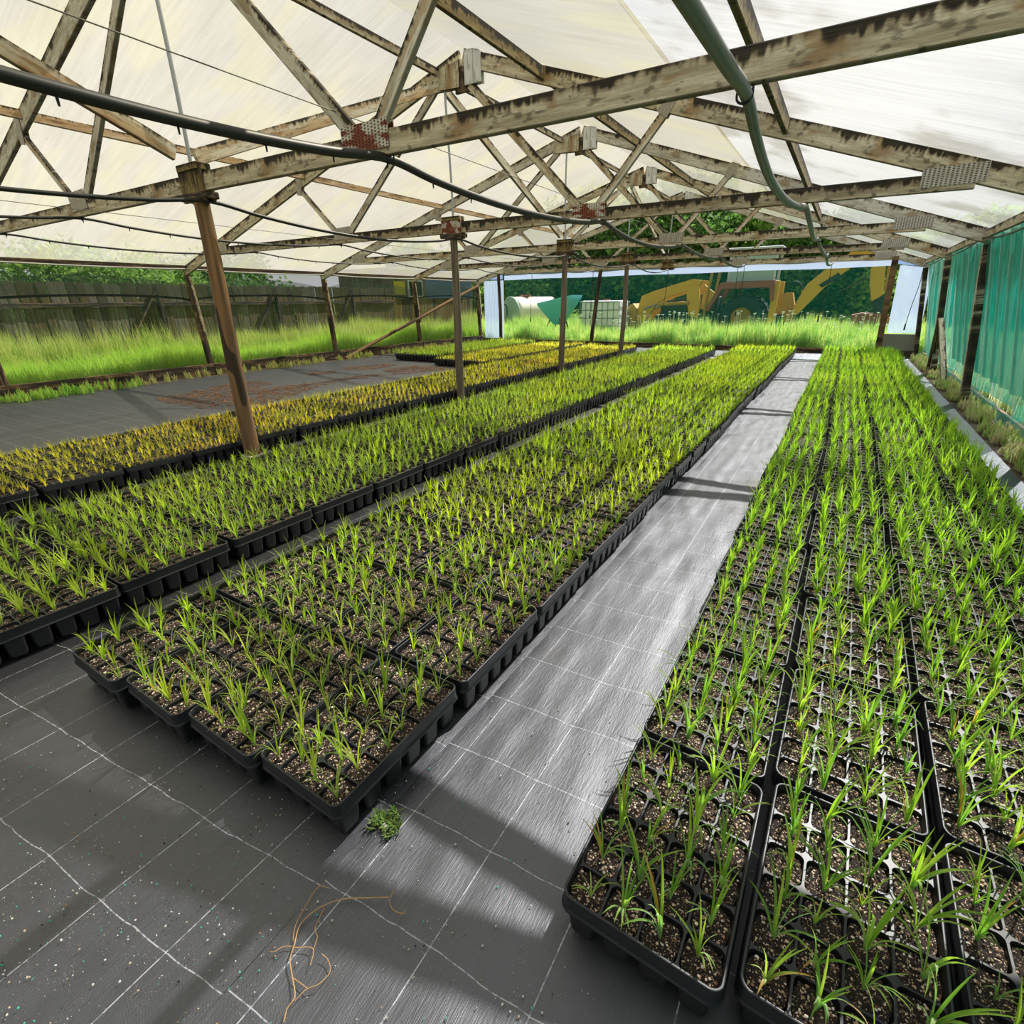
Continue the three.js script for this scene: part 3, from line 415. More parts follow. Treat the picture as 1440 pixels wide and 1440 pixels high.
{ const g = new THREE.Group(); g.name = 'nursery_trays'; scene.add(g); tag(g, 'far black cell trays under the dense seedlings', 'tray', null, 'stuff');
  for (const [n, geo, m] of [['tray_body', body2, M.plastic], ['potting_mix', soilPlane, M.soilFar]]) { const im = new THREE.InstancedMesh(geo, m, restTrays.length); im.name = n; im.userData.kind = 'stuff'; restTrays.forEach((t, i) => im.setMatrixAt(i, t.m)); g.add(im); } }

// ------------------------------------------------------------------ seedlings
function leafGeo(r, L, w, az, lean, droop, seg, fold) {                // a strap leaf: rises, arches over and narrows to a point
  const pos = [], uv = [], idx = [], ca = Math.cos(az), sa = Math.sin(az); let px = 0.003 + 0.003 * r(), py = -0.004, th = lean * 0.35;
  for (let k = 0; k <= seg; k++) {
    const t = k / seg, hw = w * 0.5 * (0.55 + 1.1 * t) * Math.pow(1 - t, 0.75) * 1.35 + (k === seg ? 0 : 0.0003), nx = -Math.cos(th), ny = Math.sin(th);
    const f = fold * hw; // keel lies below the margins
    pos.push(px * ca - hw * sa, py, px * sa + hw * ca, (px - nx * f) * ca, py - ny * f, (px - nx * f) * sa, px * ca + hw * sa, py, px * sa - hw * ca);
    uv.push(0, t, 0.5, t, 1, t);
    const st = L / seg; th = lean * (0.35 + 0.65 * t) + droop * t * t; px += Math.sin(th) * st; py += Math.cos(th) * st;
  }
  for (let k = 0; k < seg; k++) for (const o of [0, 1]) { const a = k * 3 + o; idx.push(a, a + 1, a + 3, a + 1, a + 4, a + 3); }
  const g = new THREE.BufferGeometry(); g.setAttribute('position', new THREE.Float32BufferAttribute(pos, 3)); g.setAttribute('uv', new THREE.Float32BufferAttribute(uv, 2)); g.setIndex(idx); g.computeVertexNormals(); return g;
}
function seedlingLeaves(seed, n, seg, spread, wide = 0.72) {                        // for a plant one unit (1 m) tall, to be scaled
  const r = rng(seed), out = [], a0 = r() * 6;
  for (let k = 0; k < n; k++) { const fan = a0 + (k % 2 ? Math.PI : 0) + (r() - 0.5) * 1.9, inner = k < 3; out.push(leafGeo(r, 0.6 + 0.6 * r() + (inner ? 0.2 : 0), (0.042 + 0.022 * r()) * wide, fan, (inner ? 0.12 : 0.42) * spread + 0.3 * r() * spread, (inner ? 0.35 : 1.25) * spread * (0.4 + r()), seg, 0.5)); }
  return out;
}
plants.sort((a, b) => a.d - b.d);
const nearMats = { A: [leafMat(0.34, 0.58, 0.03), leafMat(0.24, 0.5, 0.04), leafMat(0.46, 0.66, 0.05)], B: [leafMat(0.46, 0.66, 0.03), leafMat(0.36, 0.58, 0.03), leafMat(0.58, 0.7, 0.05)], orange: leafMat(0.7, 0.42, 0.05) };
const nearGeos = [0, 1, 2, 3, 4, 5, 6, 7].map((k) => seedlingLeaves(800 + k, 7 + (k % 3) * 2, 7, 1.0));
const rest = []; let singles = 0;
const bedShort = { A: 'right bed', B: 'middle bed', C: 'left bed', D: 'yellow bed' };
for (const p of plants) {
  if (singles >= ONE || !inView(p.x, p.y + 0.05, p.z, 1.04)) { rest.push(p); continue; }
  const k = singles % 8, mats = nearMats[p.b.id] ?? nearMats.B, m = mats[Math.floor(p.q * 3)], g = new THREE.Group();
  nearGeos[k].forEach((lg, i) => part('leaf', lg, i > 4 && hash(singles, i, 4) < 0.07 ? nearMats.orange : hash(singles, i, 9) < 0.3 ? mats[(Math.floor(p.q * 3) + 1) % 3] : m, g));
  g.position.set(p.x, p.y, p.z); g.rotation.y = p.a; g.scale.setScalar(p.h); g.name = numbered('seedling'); scene.add(g); singles++;
  tag(g, `${p.b.id === 'A' ? 'tall' : 'small'} seedling, cell ${ORD[p.cr + 1]} back, ${ORD[p.cc + 1]} across, tray ${ORD[p.t.r + 1]} back, ${ORD[p.t.c + 1]} across, ${bedShort[p.b.id]}`, 'seedling', 'strap-leaved seedlings in the nearest trays');
}
{
  const geos = [0, 1, 2, 3, 4, 5].map((k) => merge(seedlingLeaves(840 + k, 10 + (k % 3), 4, 1.0, 0.88)));
  const places = rest.filter((p) => inView(p.x, p.y + 0.08, p.z, 1.25)).map((p) => ({ matrix: mtx(p.x, p.y, p.z, p.a, p.h), p }));
  stuff('seedlings', 'dense strap-leaved seedlings filling the far trays of all beds, green to yellow', 'seedling', geos, new THREE.MeshPhysicalMaterial({ color: 0xffffff, roughness: 1, transmission: 0.75, thickness: 0, side: THREE.DoubleSide, specularIntensity: 0.6 }), places, ({ p }) => { const n = vn(p.x * 1.6 + 30, p.z * 1.1 + 60, 66), v = 0.75 + 0.35 * p.q + 0.2 * (n - 0.5), y = sst(0.5, 0.9, n) * 0.16; return [p.b.col[0] * v * (1 + y), p.b.col[1] * v, p.b.col[2] * v]; });
}

// ------------------------------------------------------------------ on the floor
{
  const rp = [[[-0.817, -0.241], [-0.832, -0.264], [-0.829, -0.281], [-0.873, -0.307], [-0.912, -0.328], [-0.928, -0.354], [-0.958, -0.391], [-0.955, -0.426], [-0.935, -0.465], [-0.904, -0.505], [-0.846, -0.537], [-0.792, -0.57]], [[-0.792, -0.57], [-0.765, -0.556], [-0.729, -0.564], [-0.734, -0.574]], [[-0.792, -0.57], [-0.798, -0.595]], [[-0.928, -0.354], [-0.953, -0.369], [-0.969, -0.392], [-0.986, -0.435], [-0.994, -0.465], [-0.992, -0.487], [-0.964, -0.501]], [[-0.928, -0.354], [-0.952, -0.336], [-0.961, -0.316], [-0.974, -0.311]], [[-0.925, -0.352], [-0.879, -0.375], [-0.853, -0.347]], [[-0.829, -0.281], [-0.822, -0.309], [-0.802, -0.334], [-0.802, -0.367], [-0.827, -0.38], [-0.848, -0.379]], [[-0.871, -0.308], [-0.819, -0.313]], [[-0.879, -0.375], [-0.893, -0.4], [-0.911, -0.407], [-0.936, -0.458]]];
  const t = thing('dried_root', 'tangle of dried tan roots lying on the dark mat in front', 'root', [-0.9, 0, -0.4]);
  rp.forEach((p, k) => part('root_strand', tube(p.map(([x, z], i) => [x + 0.9, 0.005 + 0.006 * (i % 3) / 2 + (k === 0 && i > 9 ? 0.006 : 0), z + 0.4]), k === 0 ? 0.0017 : 0.0011, 40, 6), M.root, t));
  const m = thing('moss_clump', 'small moss clump with a pale stone by the front tray corner', 'moss', [-0.965, 0, -0.735]), r = rng(91), lv = [];
  for (let k = 0; k < 260; k++) { const a = r() * 6.28, d = Math.sqrt(r()) * 0.055, g = leafGeo(r, 0.014 + 0.02 * r(), 0.006, r() * 6, 0.7 + r(), 0.9, 2, 0.3); g.translate(Math.cos(a) * d, 0.002 + 0.006 * (1 - d / 0.055), Math.sin(a) * d * (0.7 + 0.4 * Math.sin(a * 3))); lv.push(g); }
  part('moss_leaves', merge(lv), M.moss, m).userData.kind = 'stuff';
  const cu = new THREE.IcosahedronGeometry(0.045, 2); cu.scale(0.8, 0.16, 0.6); part('moss_cushion', cu, std({ color: 0x2c2a18, roughness: 1 }), m);
  const st = new THREE.IcosahedronGeometry(0.011, 1); st.scale(1.5, 0.45, 1); part('pale_stone', st, M.concrete, m, [0.004, 0.008, 0.012]);
  // flecks of pumice and fertiliser on the mats
  const pl = [], rr = rng(93), tone = [[0.6, 0.55, 0.47], [0.45, 0.36, 0.26], [0.5, 0.5, 0.5], [0.06, 0.4, 0.3], [0.3, 0.2, 0.12], [0.02, 0.02, 0.02]];
  for (let k = 0; k < 9000; k++) { const x = -3.1 + 3.0 * Math.pow(rr(), 0.8), z = 0.4 - 2.2 * rr() * rr() - 0.1; if (x > -0.36 && z < -0.7 || rr() > 0.25 + 1.1 * sst(0.4, 0.7, vn(x * 5 + 40, z * 2.2 + 40, 73))) continue; const s = 0.0008 + 0.003 * Math.pow(rr(), 5); pl.push({ matrix: mtx(x, 0.001, z, rr() * 6, s, rr() * 3, rr() * 3, s * 0.7), c: tone[Math.floor(Math.pow(rr(), 1.2) * 6)] }); }
  stuff('floor_flecks', 'scattered pumice and fertiliser flecks on the front mats', 'grit', [new THREE.IcosahedronGeometry(1, 0)], M.bit, pl, (p) => p.c);
  // brown needles on the bare mat at the left, and dry litter by the edges
  const nd = [], ng = new THREE.CylinderGeometry(0.0035, 0.002, 0.07, 4); ng.rotateZ(Math.PI / 2);
  for (let k = 0; k < 5200; k++) { const u = rr(), v = rr(), z = mix(-4.4, -10.6, u), x = mix(-11.2, -8.7, v) + 0.5 * Math.sin(z); if (vn(x * 1.4 + 40, z * 1.1 + 60, 71) < 0.42) continue; nd.push({ matrix: mtx(x, 0.004, z, rr() * 6, 0.6 + rr(), 0, (rr() - 0.5) * 0.2), c: [0.13 + 0.1 * rr(), 0.075 + 0.04 * rr(), 0.05] }); }
  stuff('needle_litter', 'brown needle litter on the bare mat at the left', 'litter', [ng], M.bit, nd, (p) => p.c);
}
// ------------------------------------------------------------------ grasses and weeds
function tuft(seed, n, h, w, spreadR, seg = 3) { const r = rng(seed), o = []; for (let k = 0; k < n; k++) { const g = leafGeo(r, h * (0.5 + 0.7 * r()), w, r() * 6.28, 0.08 + 0.35 * r(), 0.9 * r(), seg, 0.3), a = r() * 6.28, d = spreadR * Math.sqrt(r()); g.translate(Math.cos(a) * d, 0, Math.sin(a) * d); o.push(g); } return merge(o); }
const tufts = [1, 2, 3, 4].map((k) => tuft(900 + k, 18, 1, 0.022, 0.24));
const whiteLeaf = new THREE.MeshPhysicalMaterial({ color: 0xffffff, roughness: 0.95, transmission: 0.45, thickness: 0, side: THREE.DoubleSide, specularIntensity: 0.5 });
{
  const r = rng(95), pl = [];
  for (let k = 0; k < 11000; k++) { const z = -19.1 - 7.5 * Math.pow(r(), 1.3), x = mix(-15.5, 4.5, r()) + (z + 19) * 0.25; const h = (0.25 + 0.7 * vn(x * 0.9 + 30, z * 0.9 + 60, 81)) * (0.5 + 0.7 * r()) * (x > -9.2 && x < -6.8 ? 0.7 : 1); pl.push({ matrix: mtx(x, -0.05, z, r() * 6, 0.5 + 0.25 * r(), 0, 0, h), n: r() }); }
  stuff('tall_grass', 'tall bright sunlit grass growing beyond the end wall', 'grass', tufts, whiteLeaf, pl, (p) => mix3([0.22, 0.5, 0.06], [0.8, 0.86, 0.24], p.n));
  const pl2 = [];
  for (let k = 0; k < 9000; k++) { const x = -13.5 - 3.3 * Math.pow(r(), 1.1), z = mix(0, -22, r()); const h = (0.3 + 0.5 * vn(x * 0.8 + 30, z * 0.6 + 60, 83)) * (0.6 + 0.5 * r()) * (x < -15.2 ? 1.3 : 0.8); pl2.push({ matrix: mtx(x, -0.05, z, r() * 6, 0.45 + 0.2 * r(), 0, 0, h * 1.3), n: r(), x }); }
  stuff('verge_grass', 'yellow-green long grass between the left wall and the paling fence', 'grass', tufts, whiteLeaf, pl2, (p) => p.x < -15 ? mix3([0.46, 0.62, 0.1], [0.72, 0.74, 0.22], p.n) : mix3([0.45, 0.72, 0.06], [0.66, 0.8, 0.14], p.n));
  const pl3 = [];
  for (let k = 0; k < 5000; k++) { const z = mix(2, -22, r()), x = 2.35 + 4.5 * r(); pl3.push({ matrix: mtx(x, -0.05, z, r() * 6, 0.45, 0, 0, 0.25 + 0.5 * r()), n: r() }); }
  stuff('side_grass', 'sunlit grass outside the teal wall at right', 'grass', tufts, whiteLeaf, pl3, (p) => mix3([0.42, 0.56, 0.16], [0.9, 0.9, 0.6], p.n));
  const pl4 = [], small = [1, 2].map((k) => tuft(920 + k, 12, 1, 0.12, 0.3));
  for (let k = 0; k < 900; k++) { const z = mix(1, -18, Math.pow(r(), 1.1)), dens = sst(-6, -2, z) * 0.9 + 0.25; if (r() > dens) continue; const x = -12.95 + 0.45 * r() * (z > -5 ? 1.2 : 0.7); pl4.push({ matrix: mtx(x, 0, z, r() * 6, 0.16, 0, 0, 0.1 + 0.12 * r()), n: r(), z }); }
  stuff('low_weeds', 'low leafy weeds along the foot of the left wall', 'weeds', small, whiteLeaf, pl4, (p) => p.z > -5.2 ? mix3([0.22, 0.48, 0.06], [0.5, 0.66, 0.12], p.n) : mix3([0.5, 0.46, 0.2], [0.4, 0.5, 0.1], p.n));
  const pl5 = [];
  for (let k = 0; k < 900; k++) { const z = mix(0, -18, r()), x = 1.76 + 0.26 * r(); if (vn(z * 1.7 + 60, 3, 85) < 0.42) continue; pl5.push({ matrix: mtx(x, 0, z, r() * 6, 0.16, 0, 0, 0.07 + 0.12 * r()), n: r() }); }
  stuff('dry_grass', 'dry straw and grass along the foot of the teal wall', 'grass', small, whiteLeaf, pl5, (p) => mix3([0.62, 0.52, 0.3], [0.4, 0.58, 0.12], p.n));
  // white umbel flowers on stems
  const fl = [], head = (() => { const o = [], q = rng(97); for (let k = 0; k < 16; k++) { const a = q() * 6.28, d = 0.05 * Math.sqrt(q()), g = new THREE.IcosahedronGeometry(0.011, 0); g.translate(Math.cos(a) * d, 1 + 0.012 * q(), Math.sin(a) * d); o.push(g); } const s = new THREE.CylinderGeometry(0.004, 0.005, 1, 5); s.translate(0, 0.5, 0); o.push(s); return merge(o); })();
  for (let k = 0; k < 170; k++) { const x = mix(-9, 2, r()), z = -19.6 - 4 * r(); fl.push(mtx(x, -0.05, z, r() * 6, 1, 0, 0, 0.7 + 0.5 * r())); }
  stuff('white_wildflowers', 'small white wildflowers standing above the tall grass', 'wildflowers', [head], std({ color: 0xe9ecdc, roughness: 0.9 }), fl);
}

// ------------------------------------------------------------------ beyond the left wall: fence and shed
{
  const f = thing('paling_fence', 'weathered vertical paling fence behind the left wall', 'fence', [-17, 0, 0]), r = rng(111), variants = [0, 1, 2].map((k) => { const g = box(0.185, 2.2, 0.022, 0, 1.1, 0, 0.004); g.rotateY(Math.PI / 2); return g; }), tints = [M.paling, std({ map: TX.paling, color: 0xb9b0a0, roughness: 0.95 }), std({ map: TX.paling, color: 0xd8cca0, roughness: 0.95 }), std({ map: TX.paling, color: 0xd6c45c, roughness: 0.95 })];
  for (let z = -2.8, k = 0; z > -17.6; z -= 0.2, k++) { const o = part('plank', variants[k % 3], z < -13.4 ? tints[2 + Math.floor(r() * 2)] : tints[Math.floor(r() * 3)], f, [(r() - 0.5) * 0.02, -0.05 + (r() - 0.5) * 0.06, z]); o.rotation.x = (r() - 0.5) * 0.012; }
  for (const y of [0.45, 1.62]) part('rail', beam([0.05, y, -2.7], [0.05, y, -17.6], 0.05, 0.1), M.dark, f);
  for (const z of [-4.2, -8, -11.8, -15.2]) { part('fence_post', box(0.11, 2.1, 0.11, 0.1, 1.02, z), M.dark, f); part('stay', beam([0.12, 0.3, z + 1.3], [0.12, 1.95, z + 0.08], 0.05, 0.1, V(1, 0, 0)), M.dark, f); }
  const s = thing('shed', 'yellow-boarded shed with a blue iron upper wall and dark window', 'shed', [-17.2, 0, -20.6]);
  for (let k = 0; k < 28; k++) part('plank', box(0.03, 1.75, 0.2, 0, 0.86, 2.85 - k * 0.215, 0.004), [M.palingYellow, std({ map: TX.paling, color: 0xf2e08a, roughness: 0.9 }), M.palingYellow, std({ map: TX.paling, color: 0x9c8a4a, roughness: 0.9 })][Math.floor(hash(k, 1, 8) * 4)], s);
  part('iron_sheet', sheet(160, 2, (u, v) => { const z = mix(0.6, -3.1, u); return [0.02 + 0.012 * Math.sin(z * 80), mix(1.75, 2.75, v), z]; }), M.blueTin, s);
  part('upper_wall', box(0.05, 1.1, 2.4, -0.02, 2.25, 1.75), M.paling, s);
  const w = part('window', box(0.05, 0.72, 1.0, 0.03, 2.16, 1.35), M.white, s); part('pane', box(0.02, 0.6, 0.86, 0.05, 2.16, 1.35, 0.003), std({ color: 0x2c3a38, roughness: 0.15 }), s);
  part('sign_panel', box(0.02, 0.55, 0.7, 0.03, 2.18, 2.4, 0.003), M.sign, s);
  part('side_wall', box(3.2, 2.75, 0.06, -1.6, 1.35, -3.1), M.paling, s); part('side_wall', box(3.2, 2.75, 0.06, -1.6, 1.35, 2.95), M.paling, s);
  const rf = box(3.8, 0.06, 6.6, -1.6, 2.95, -0.1); part('roof', rf, M.blueTin, s);
}
// ------------------------------------------------------------------ beyond the end wall: machines and tanks
{
  const wheel = (R, w, hubR, hubM, parent, x, y, z) => {
    const tyre = new THREE.LatheGeometry([[hubR * 0.96, -w * 0.36], [hubR * 1.02, -w / 2], [R * 0.86, -w / 2], [R * 0.97, -w * 0.4], [R, -w * 0.25], [R, w * 0.25], [R * 0.97, w * 0.4], [R * 0.86, w / 2], [hubR * 1.02, w / 2], [hubR * 0.96, w * 0.36]].map((p) => new THREE.Vector2(...p)), 36); tyre.rotateX(Math.PI / 2);
    const lugs = []; for (let k = 0; k < 22; k++) for (const s of [-1, 1]) { const g = new THREE.BoxGeometry(R * 0.07, R * 0.05, w * 0.5); g.rotateY(s * 0.5); g.translate(0, R * 1.01, s * w * 0.23); g.rotateZ((k + (s > 0 ? 0.5 : 0)) / 22 * Math.PI * 2); lugs.push(g); }
    const t = part('wheel', merge([tyre, ...lugs]), M.rubber, parent, [x, y, z]);
    const hub = new THREE.LatheGeometry([[0, w * 0.1], [hubR * 0.4, w * 0.1], [hubR * 0.45, w * 0.2], [hubR * 0.8, w * 0.24], [hubR, w * 0.4], [hubR, -w * 0.4], [hubR * 0.8, -w * 0.24], [0, -w * 0.1]].map((p) => new THREE.Vector2(...p)), 28); hub.rotateX(Math.PI / 2); part('hub', hub, hubM, t);
  };
  const b = thing('backhoe_loader', 'old yellow backhoe loader with raised rear boom standing in long grass', 'digger', [-3.6, 0, -24.3]); const o = (p) => p.map(([x, y]) => [x + 3.7, y]);
  wheel(0.82, 0.5, 0.42, M.yellowWorn, b, 0, 0.85, 0.75); wheel(0.82, 0.5, 0.42, M.yellowWorn, b, 0, 0.85, -0.95); wheel(0.48, 0.32, 0.24, M.yellowWorn, b, -3.15, 0.5, 0.7); wheel(0.48, 0.32, 0.24, M.yellowWorn, b, -3.15, 0.5, -0.9);
  part('chassis', extrude(o([[-7.4, 0.5], [-2.2, 0.5], [-2.2, 0.95], [-5.2, 1.0], [-7.4, 0.9]]), 0.7, -0.45), M.black, b);
  part('engine_hood', extrude(o([[-7.1, 0.85], [-4.8, 0.85], [-4.8, 1.62], [-5.2, 1.75], [-6.9, 1.5], [-7.15, 1.3]]), 0.8, -0.5, 0.03), M.black, b);
  for (const z of [0.62, -0.86]) {
    part('loader_arm', extrude(o([[-8.18, 0.72], [-7.9, 1.72], [-7.4, 1.9], [-5.8, 2.33], [-5.42, 2.28], [-5.5, 2.06], [-6.85, 1.66], [-7.25, 1.4], [-7.5, 1.0], [-7.7, 0.72]]), 0.14, z, 0.015), M.yellow, b);
    part('loader_tower', extrude(o([[-5.95, 2.02], [-5.5, 2.14], [-5.36, 1.3], [-5.4, 0.85], [-5.75, 0.95], [-5.92, 1.6]]), 0.12, z + 0.16, 0.012), M.yellow, b);
    const c = pole([-7.15 + 3.7, 1.4, z + 0.3], [-5.8 + 3.7, 1.42, z + 0.3], 0.075, 0.075, 3, 12); part('cylinder', c, M.yellowWorn, b); part('cylinder_rod', pole([-7.75 + 3.7, 1.2, z + 0.3], [-7.1 + 3.7, 1.4, z + 0.3], 0.035, 0.035, 3, 8), M.steel, b);
    part('lift_cylinder', pole([-5.2 + 3.7, 0.95, z + 0.08], [-5.05 + 3.7, 2.62, z + 0.08], 0.06, 0.05, 4, 10), M.yellowWorn, b);
  }
  part('loader_bucket', extrude(o([[-8.2, 0.35], [-8.75, 0.3], [-8.95, 0.5], [-8.7, 1.15], [-8.25, 1.4], [-8.05, 1.2]]), 2.1, -1.15, 0.02), M.yellowWorn, b);
  part('link_plate', extrude(o([[-5.3, 2.12], [-4.82, 1.75], [-5.1, 1.1], [-5.35, 1.2]]), 0.1, 0.6, 0.01), M.yellow, b);
  part('fender', extrude(o([[-4.98, 1.1], [-4.56, 1.95], [-2.8, 1.98], [-2.72, 1.5], [-2.62, 1.5], [-2.66, 2.2], [-4.62, 2.16], [-5.06, 1.2]]), 0.5, 0.5, 0.012), M.redBrown, b);
  part('fender', extrude(o([[-4.98, 1.1], [-4.56, 1.95], [-2.8, 1.98], [-2.72, 1.5], [-2.62, 1.5], [-2.66, 2.2], [-4.62, 2.16], [-5.06, 1.2]]), 0.5, -1.2, 0.012), M.redBrown, b);
  const cab = part('cab_frame', merge([[-4.42, -2.76], [-4.42, -2.76]].flatMap(([x0, x1], k) => [x0, x1].map((x) => box(0.09, 1.25, 0.09, x + 3.7, 2.7, k ? 0.62 : -0.82))).concat([box(0.09, 0.09, 1.5, -0.7, 2.2, -0.1), box(0.09, 0.09, 1.5, 0.94, 2.2, -0.1)])), M.cabGrey, b);
  part('cab_roof', box(2.0, 0.12, 1.7, 0.12, 3.36, -0.1, 0.05), M.cabGrey, b);
  part('cab_window', box(1.56, 1.05, 0.02, 0.11, 2.74, 0.66), new THREE.MeshPhysicalMaterial({ color: 0xcfe0d8, roughness: 0.45, transmission: 0.55, thickness: 0 }), b); part('cab_window', box(1.56, 1.05, 0.02, 0.11, 2.74, -0.86), M.glass, b);
  part('seat', merge([box(0.5, 0.14, 0.5, 0.1, 1.9, -0.1, 0.05), box(0.14, 0.6, 0.5, 0.36, 2.22, -0.1, 0.05)]), M.black, b);
  part('stabiliser', box(0.24, 1.55, 0.2, 1.1, 1.42, 0.72, 0.02), M.yellow, b); part('stabiliser', box(0.24, 1.55, 0.2, 1.1, 1.42, -0.95, 0.02), M.yellow, b); part('stabiliser_foot', box(0.5, 0.1, 0.4, 1.16, 0.3, 0.74, 0.02), M.black, b);
  part('swing_post', extrude(o([[-2.4, 0.7], [-2.4, 1.75], [-2.05, 1.75], [-1.85, 1.1], [-1.95, 0.7]]), 0.5, -0.3, 0.02), M.yellowWorn, b);
  part('boom', extrude(o([[-1.95, 0.95], [-1.78, 1.5], [-1.55, 2.05], [-0.85, 2.72], [0.3, 3.5], [0.62, 3.4], [0.55, 3.15], [-0.3, 2.58], [-1.0, 1.95], [-1.72, 1.0]]), 0.34, 0.2, 0.02), M.yellow, b);
  part('boom_slot', extrude(o([[-1.18, 2.02], [-0.62, 2.42], [-0.52, 2.3], [-1.06, 1.92]]), 0.012, 0.565, 0.002), M.black, b);
  part('boom_cylinder', pole([-1.7 + 3.7, 1.75, 0.37], [-0.3 + 3.7, 3.1, 0.37], 0.07, 0.06, 6, 10), M.yellowWorn, b);
  part('dipper', extrude(o([[0.3, 3.5], [0.68, 3.5], [0.76, 2.6], [0.9, 1.66], [0.62, 1.45], [0.44, 2.0], [0.34, 2.7]]), 0.26, 0.24, 0.015), M.yellow, b); part('dipper_cylinder', pole([0.85 + 3.7, 3.2, 0.37], [0.98 + 3.7, 1.75, 0.37], 0.055, 0.05, 7, 10), M.yellowWorn, b);
  part('hydraulic_hose', tube([[-2.3 + 3.7, 1.75, 0.3], [-2.2 + 3.7, 2.1, 0.35], [-1.9 + 3.7, 2.15, 0.4], [-1.65 + 3.7, 1.85, 0.45]], 0.02, 24, 6), M.black, b);
  part('bucket', extrude(o([[0.2, 0.42], [0.12, 0.95], [0.4, 1.02], [1.15, 0.98], [1.35, 0.8], [1.1, 0.42]]), 0.8, 0.0, 0.02), M.redBrown, b); part('bucket_link', extrude(o([[0.62, 1.45], [0.95, 1.6], [1.15, 0.98], [0.8, 0.95]]), 0.18, 0.28, 0.01), M.black, b);

  const t = thing('cream_tank', 'cream cylindrical tank lying behind grass, pale green end with hose loop', 'tank', [-14.9, 0, -24.8], -0.42);
  const body = new THREE.LatheGeometry([[0, -1.5], [0.5, -1.46], [0.72, -1.36], [0.78, -1.2], [0.78, 1.2], [0.72, 1.36], [0.5, 1.46], [0, 1.5]].map((p) => new THREE.Vector2(...p)), 40); body.rotateX(Math.PI / 2); body.translate(0, 1.0, -0.9); part('tank_shell', body, M.cream, t);
  const end = new THREE.LatheGeometry([[0, 0], [0.74, 0.02], [0.8, 0.08], [0.8, 0.16], [0.76, 0.18]].map((p) => new THREE.Vector2(...p)), 40); end.rotateX(-Math.PI / 2); end.translate(0, 1.0, 0.66); part('tank_end', end, M.palegreen, t);
  part('hatch', merge([box(0.5, 0.08, 0.4, 0, 1.82, -0.4, 0.02), box(0.12, 0.1, 0.1, -0.3, 1.86, -0.4), box(0.12, 0.1, 0.1, 0.3, 1.86, -0.4)]), M.redBrown, t);
  part('hose', tube([[-0.5, 0.5, 0.9], [-0.7, 1.1, 1.0], [-0.4, 1.45, 0.95], [0.05, 1.4, 0.9], [0.25, 1.0, 0.95], [0.1, 0.5, 1.0], [-0.2, 0.25, 1.0]], 0.035, 60, 8), M.black, t); part('cradle', merge([box(1.3, 0.14, 0.14, 0, 0.16, 0.2), box(1.3, 0.14, 0.14, 0, 0.16, -1.8), box(0.14, 0.14, 2.4, 0.5, 0.05, -0.8), box(0.14, 0.14, 2.4, -0.5, 0.05, -0.8)]), M.black, t);

  const h = thing('teal_hopper', 'teal steel hopper on black tripod legs beside the caged tank', 'hopper', [-11.3, 0, -22.4]);
  const fr = (a, y) => [[-a[0], y, a[1]], [-a[0], y, -a[1]], [a[0], y, -a[1]], [a[0], y, a[1]]];
  const shell = loft([fr([0.86, 0.62], 1.62), fr([0.82, 0.6], 1.5), fr([0.2, 0.16], 0.55)], true), sp = shell.attributes.position; for (let i = 0; i < sp.count; i++) { if (sp.getY(i) > 1.4) sp.setY(i, sp.getY(i) + 0.27 * sp.getX(i) * 0.7 + 0.02); } const hs = shell.toNonIndexed(); hs.computeVertexNormals(); part('hopper_shell', hs, std({ color: 0x6cc4d2, roughness: 0.5, side: THREE.DoubleSide }), h);
  part('hopper_lid', sheet(1, 1, (u, v) => { const x = mix(-0.86, 0.86, u), z = mix(-0.62, 0.62, v); return [x, 1.64 + 0.19 * x, z]; }), std({ color: 0xa8ccd4, roughness: 0.4, side: THREE.DoubleSide }), h);
  for (const [x, z] of [[-0.85, 0.3], [-0.6, -0.5], [0.4, 0.5], [0.4, -0.5]]) part('leg', pole([x, -0.06, z], [x * 0.35, 0.9, z * 0.5], 0.035, 0.035, 8, 8), M.black, h);

  const c = thing('caged_tank', 'white plastic bulk tank in a wire cage beyond the end wall', 'tank', [-9.15, 0, -22.6]);
  part('inner_tank', box(1.75, 1.36, 1.2, 0, 0.88, 0, 0.08), M.white, c); const bars = []; for (let k = 0; k <= 7; k++) for (const z of [0.63, -0.63]) bars.push(pole([-0.9 + k * 1.8 / 7, 0.2, z], [-0.9 + k * 1.8 / 7, 1.5, z], 0.014, 0.014, 2, 6)); for (let k = 0; k <= 4; k++) for (const z of [0.63, -0.63]) bars.push(pole([-0.92, 0.22 + k * 0.32, z], [0.92, 0.22 + k * 0.32, z], 0.014, 0.014, 2, 6)); for (let k = 0; k <= 4; k++) for (const x of [-0.92, 0.92]) bars.push(pole([x, 0.22 + k * 0.32, -0.63], [x, 0.22 + k * 0.32, 0.63], 0.014, 0.014, 2, 6)); 
  bars.forEach((g) => part('cage_bar', g, M.steel, c)); part('lid', new THREE.CylinderGeometry(0.16, 0.16, 0.06, 20), M.redBrown, c, [0.1, 1.59, 0.1]); part('pallet', merge([box(1.9, 0.05, 1.3, 0, 0.17, 0), box(0.14, 0.16, 1.3, -0.85, 0.06, 0), box(0.14, 0.16, 1.3, 0.85, 0.06, 0), box(0.14, 0.16, 1.3, 0, 0.06, 0)]), M.dark, c);
}
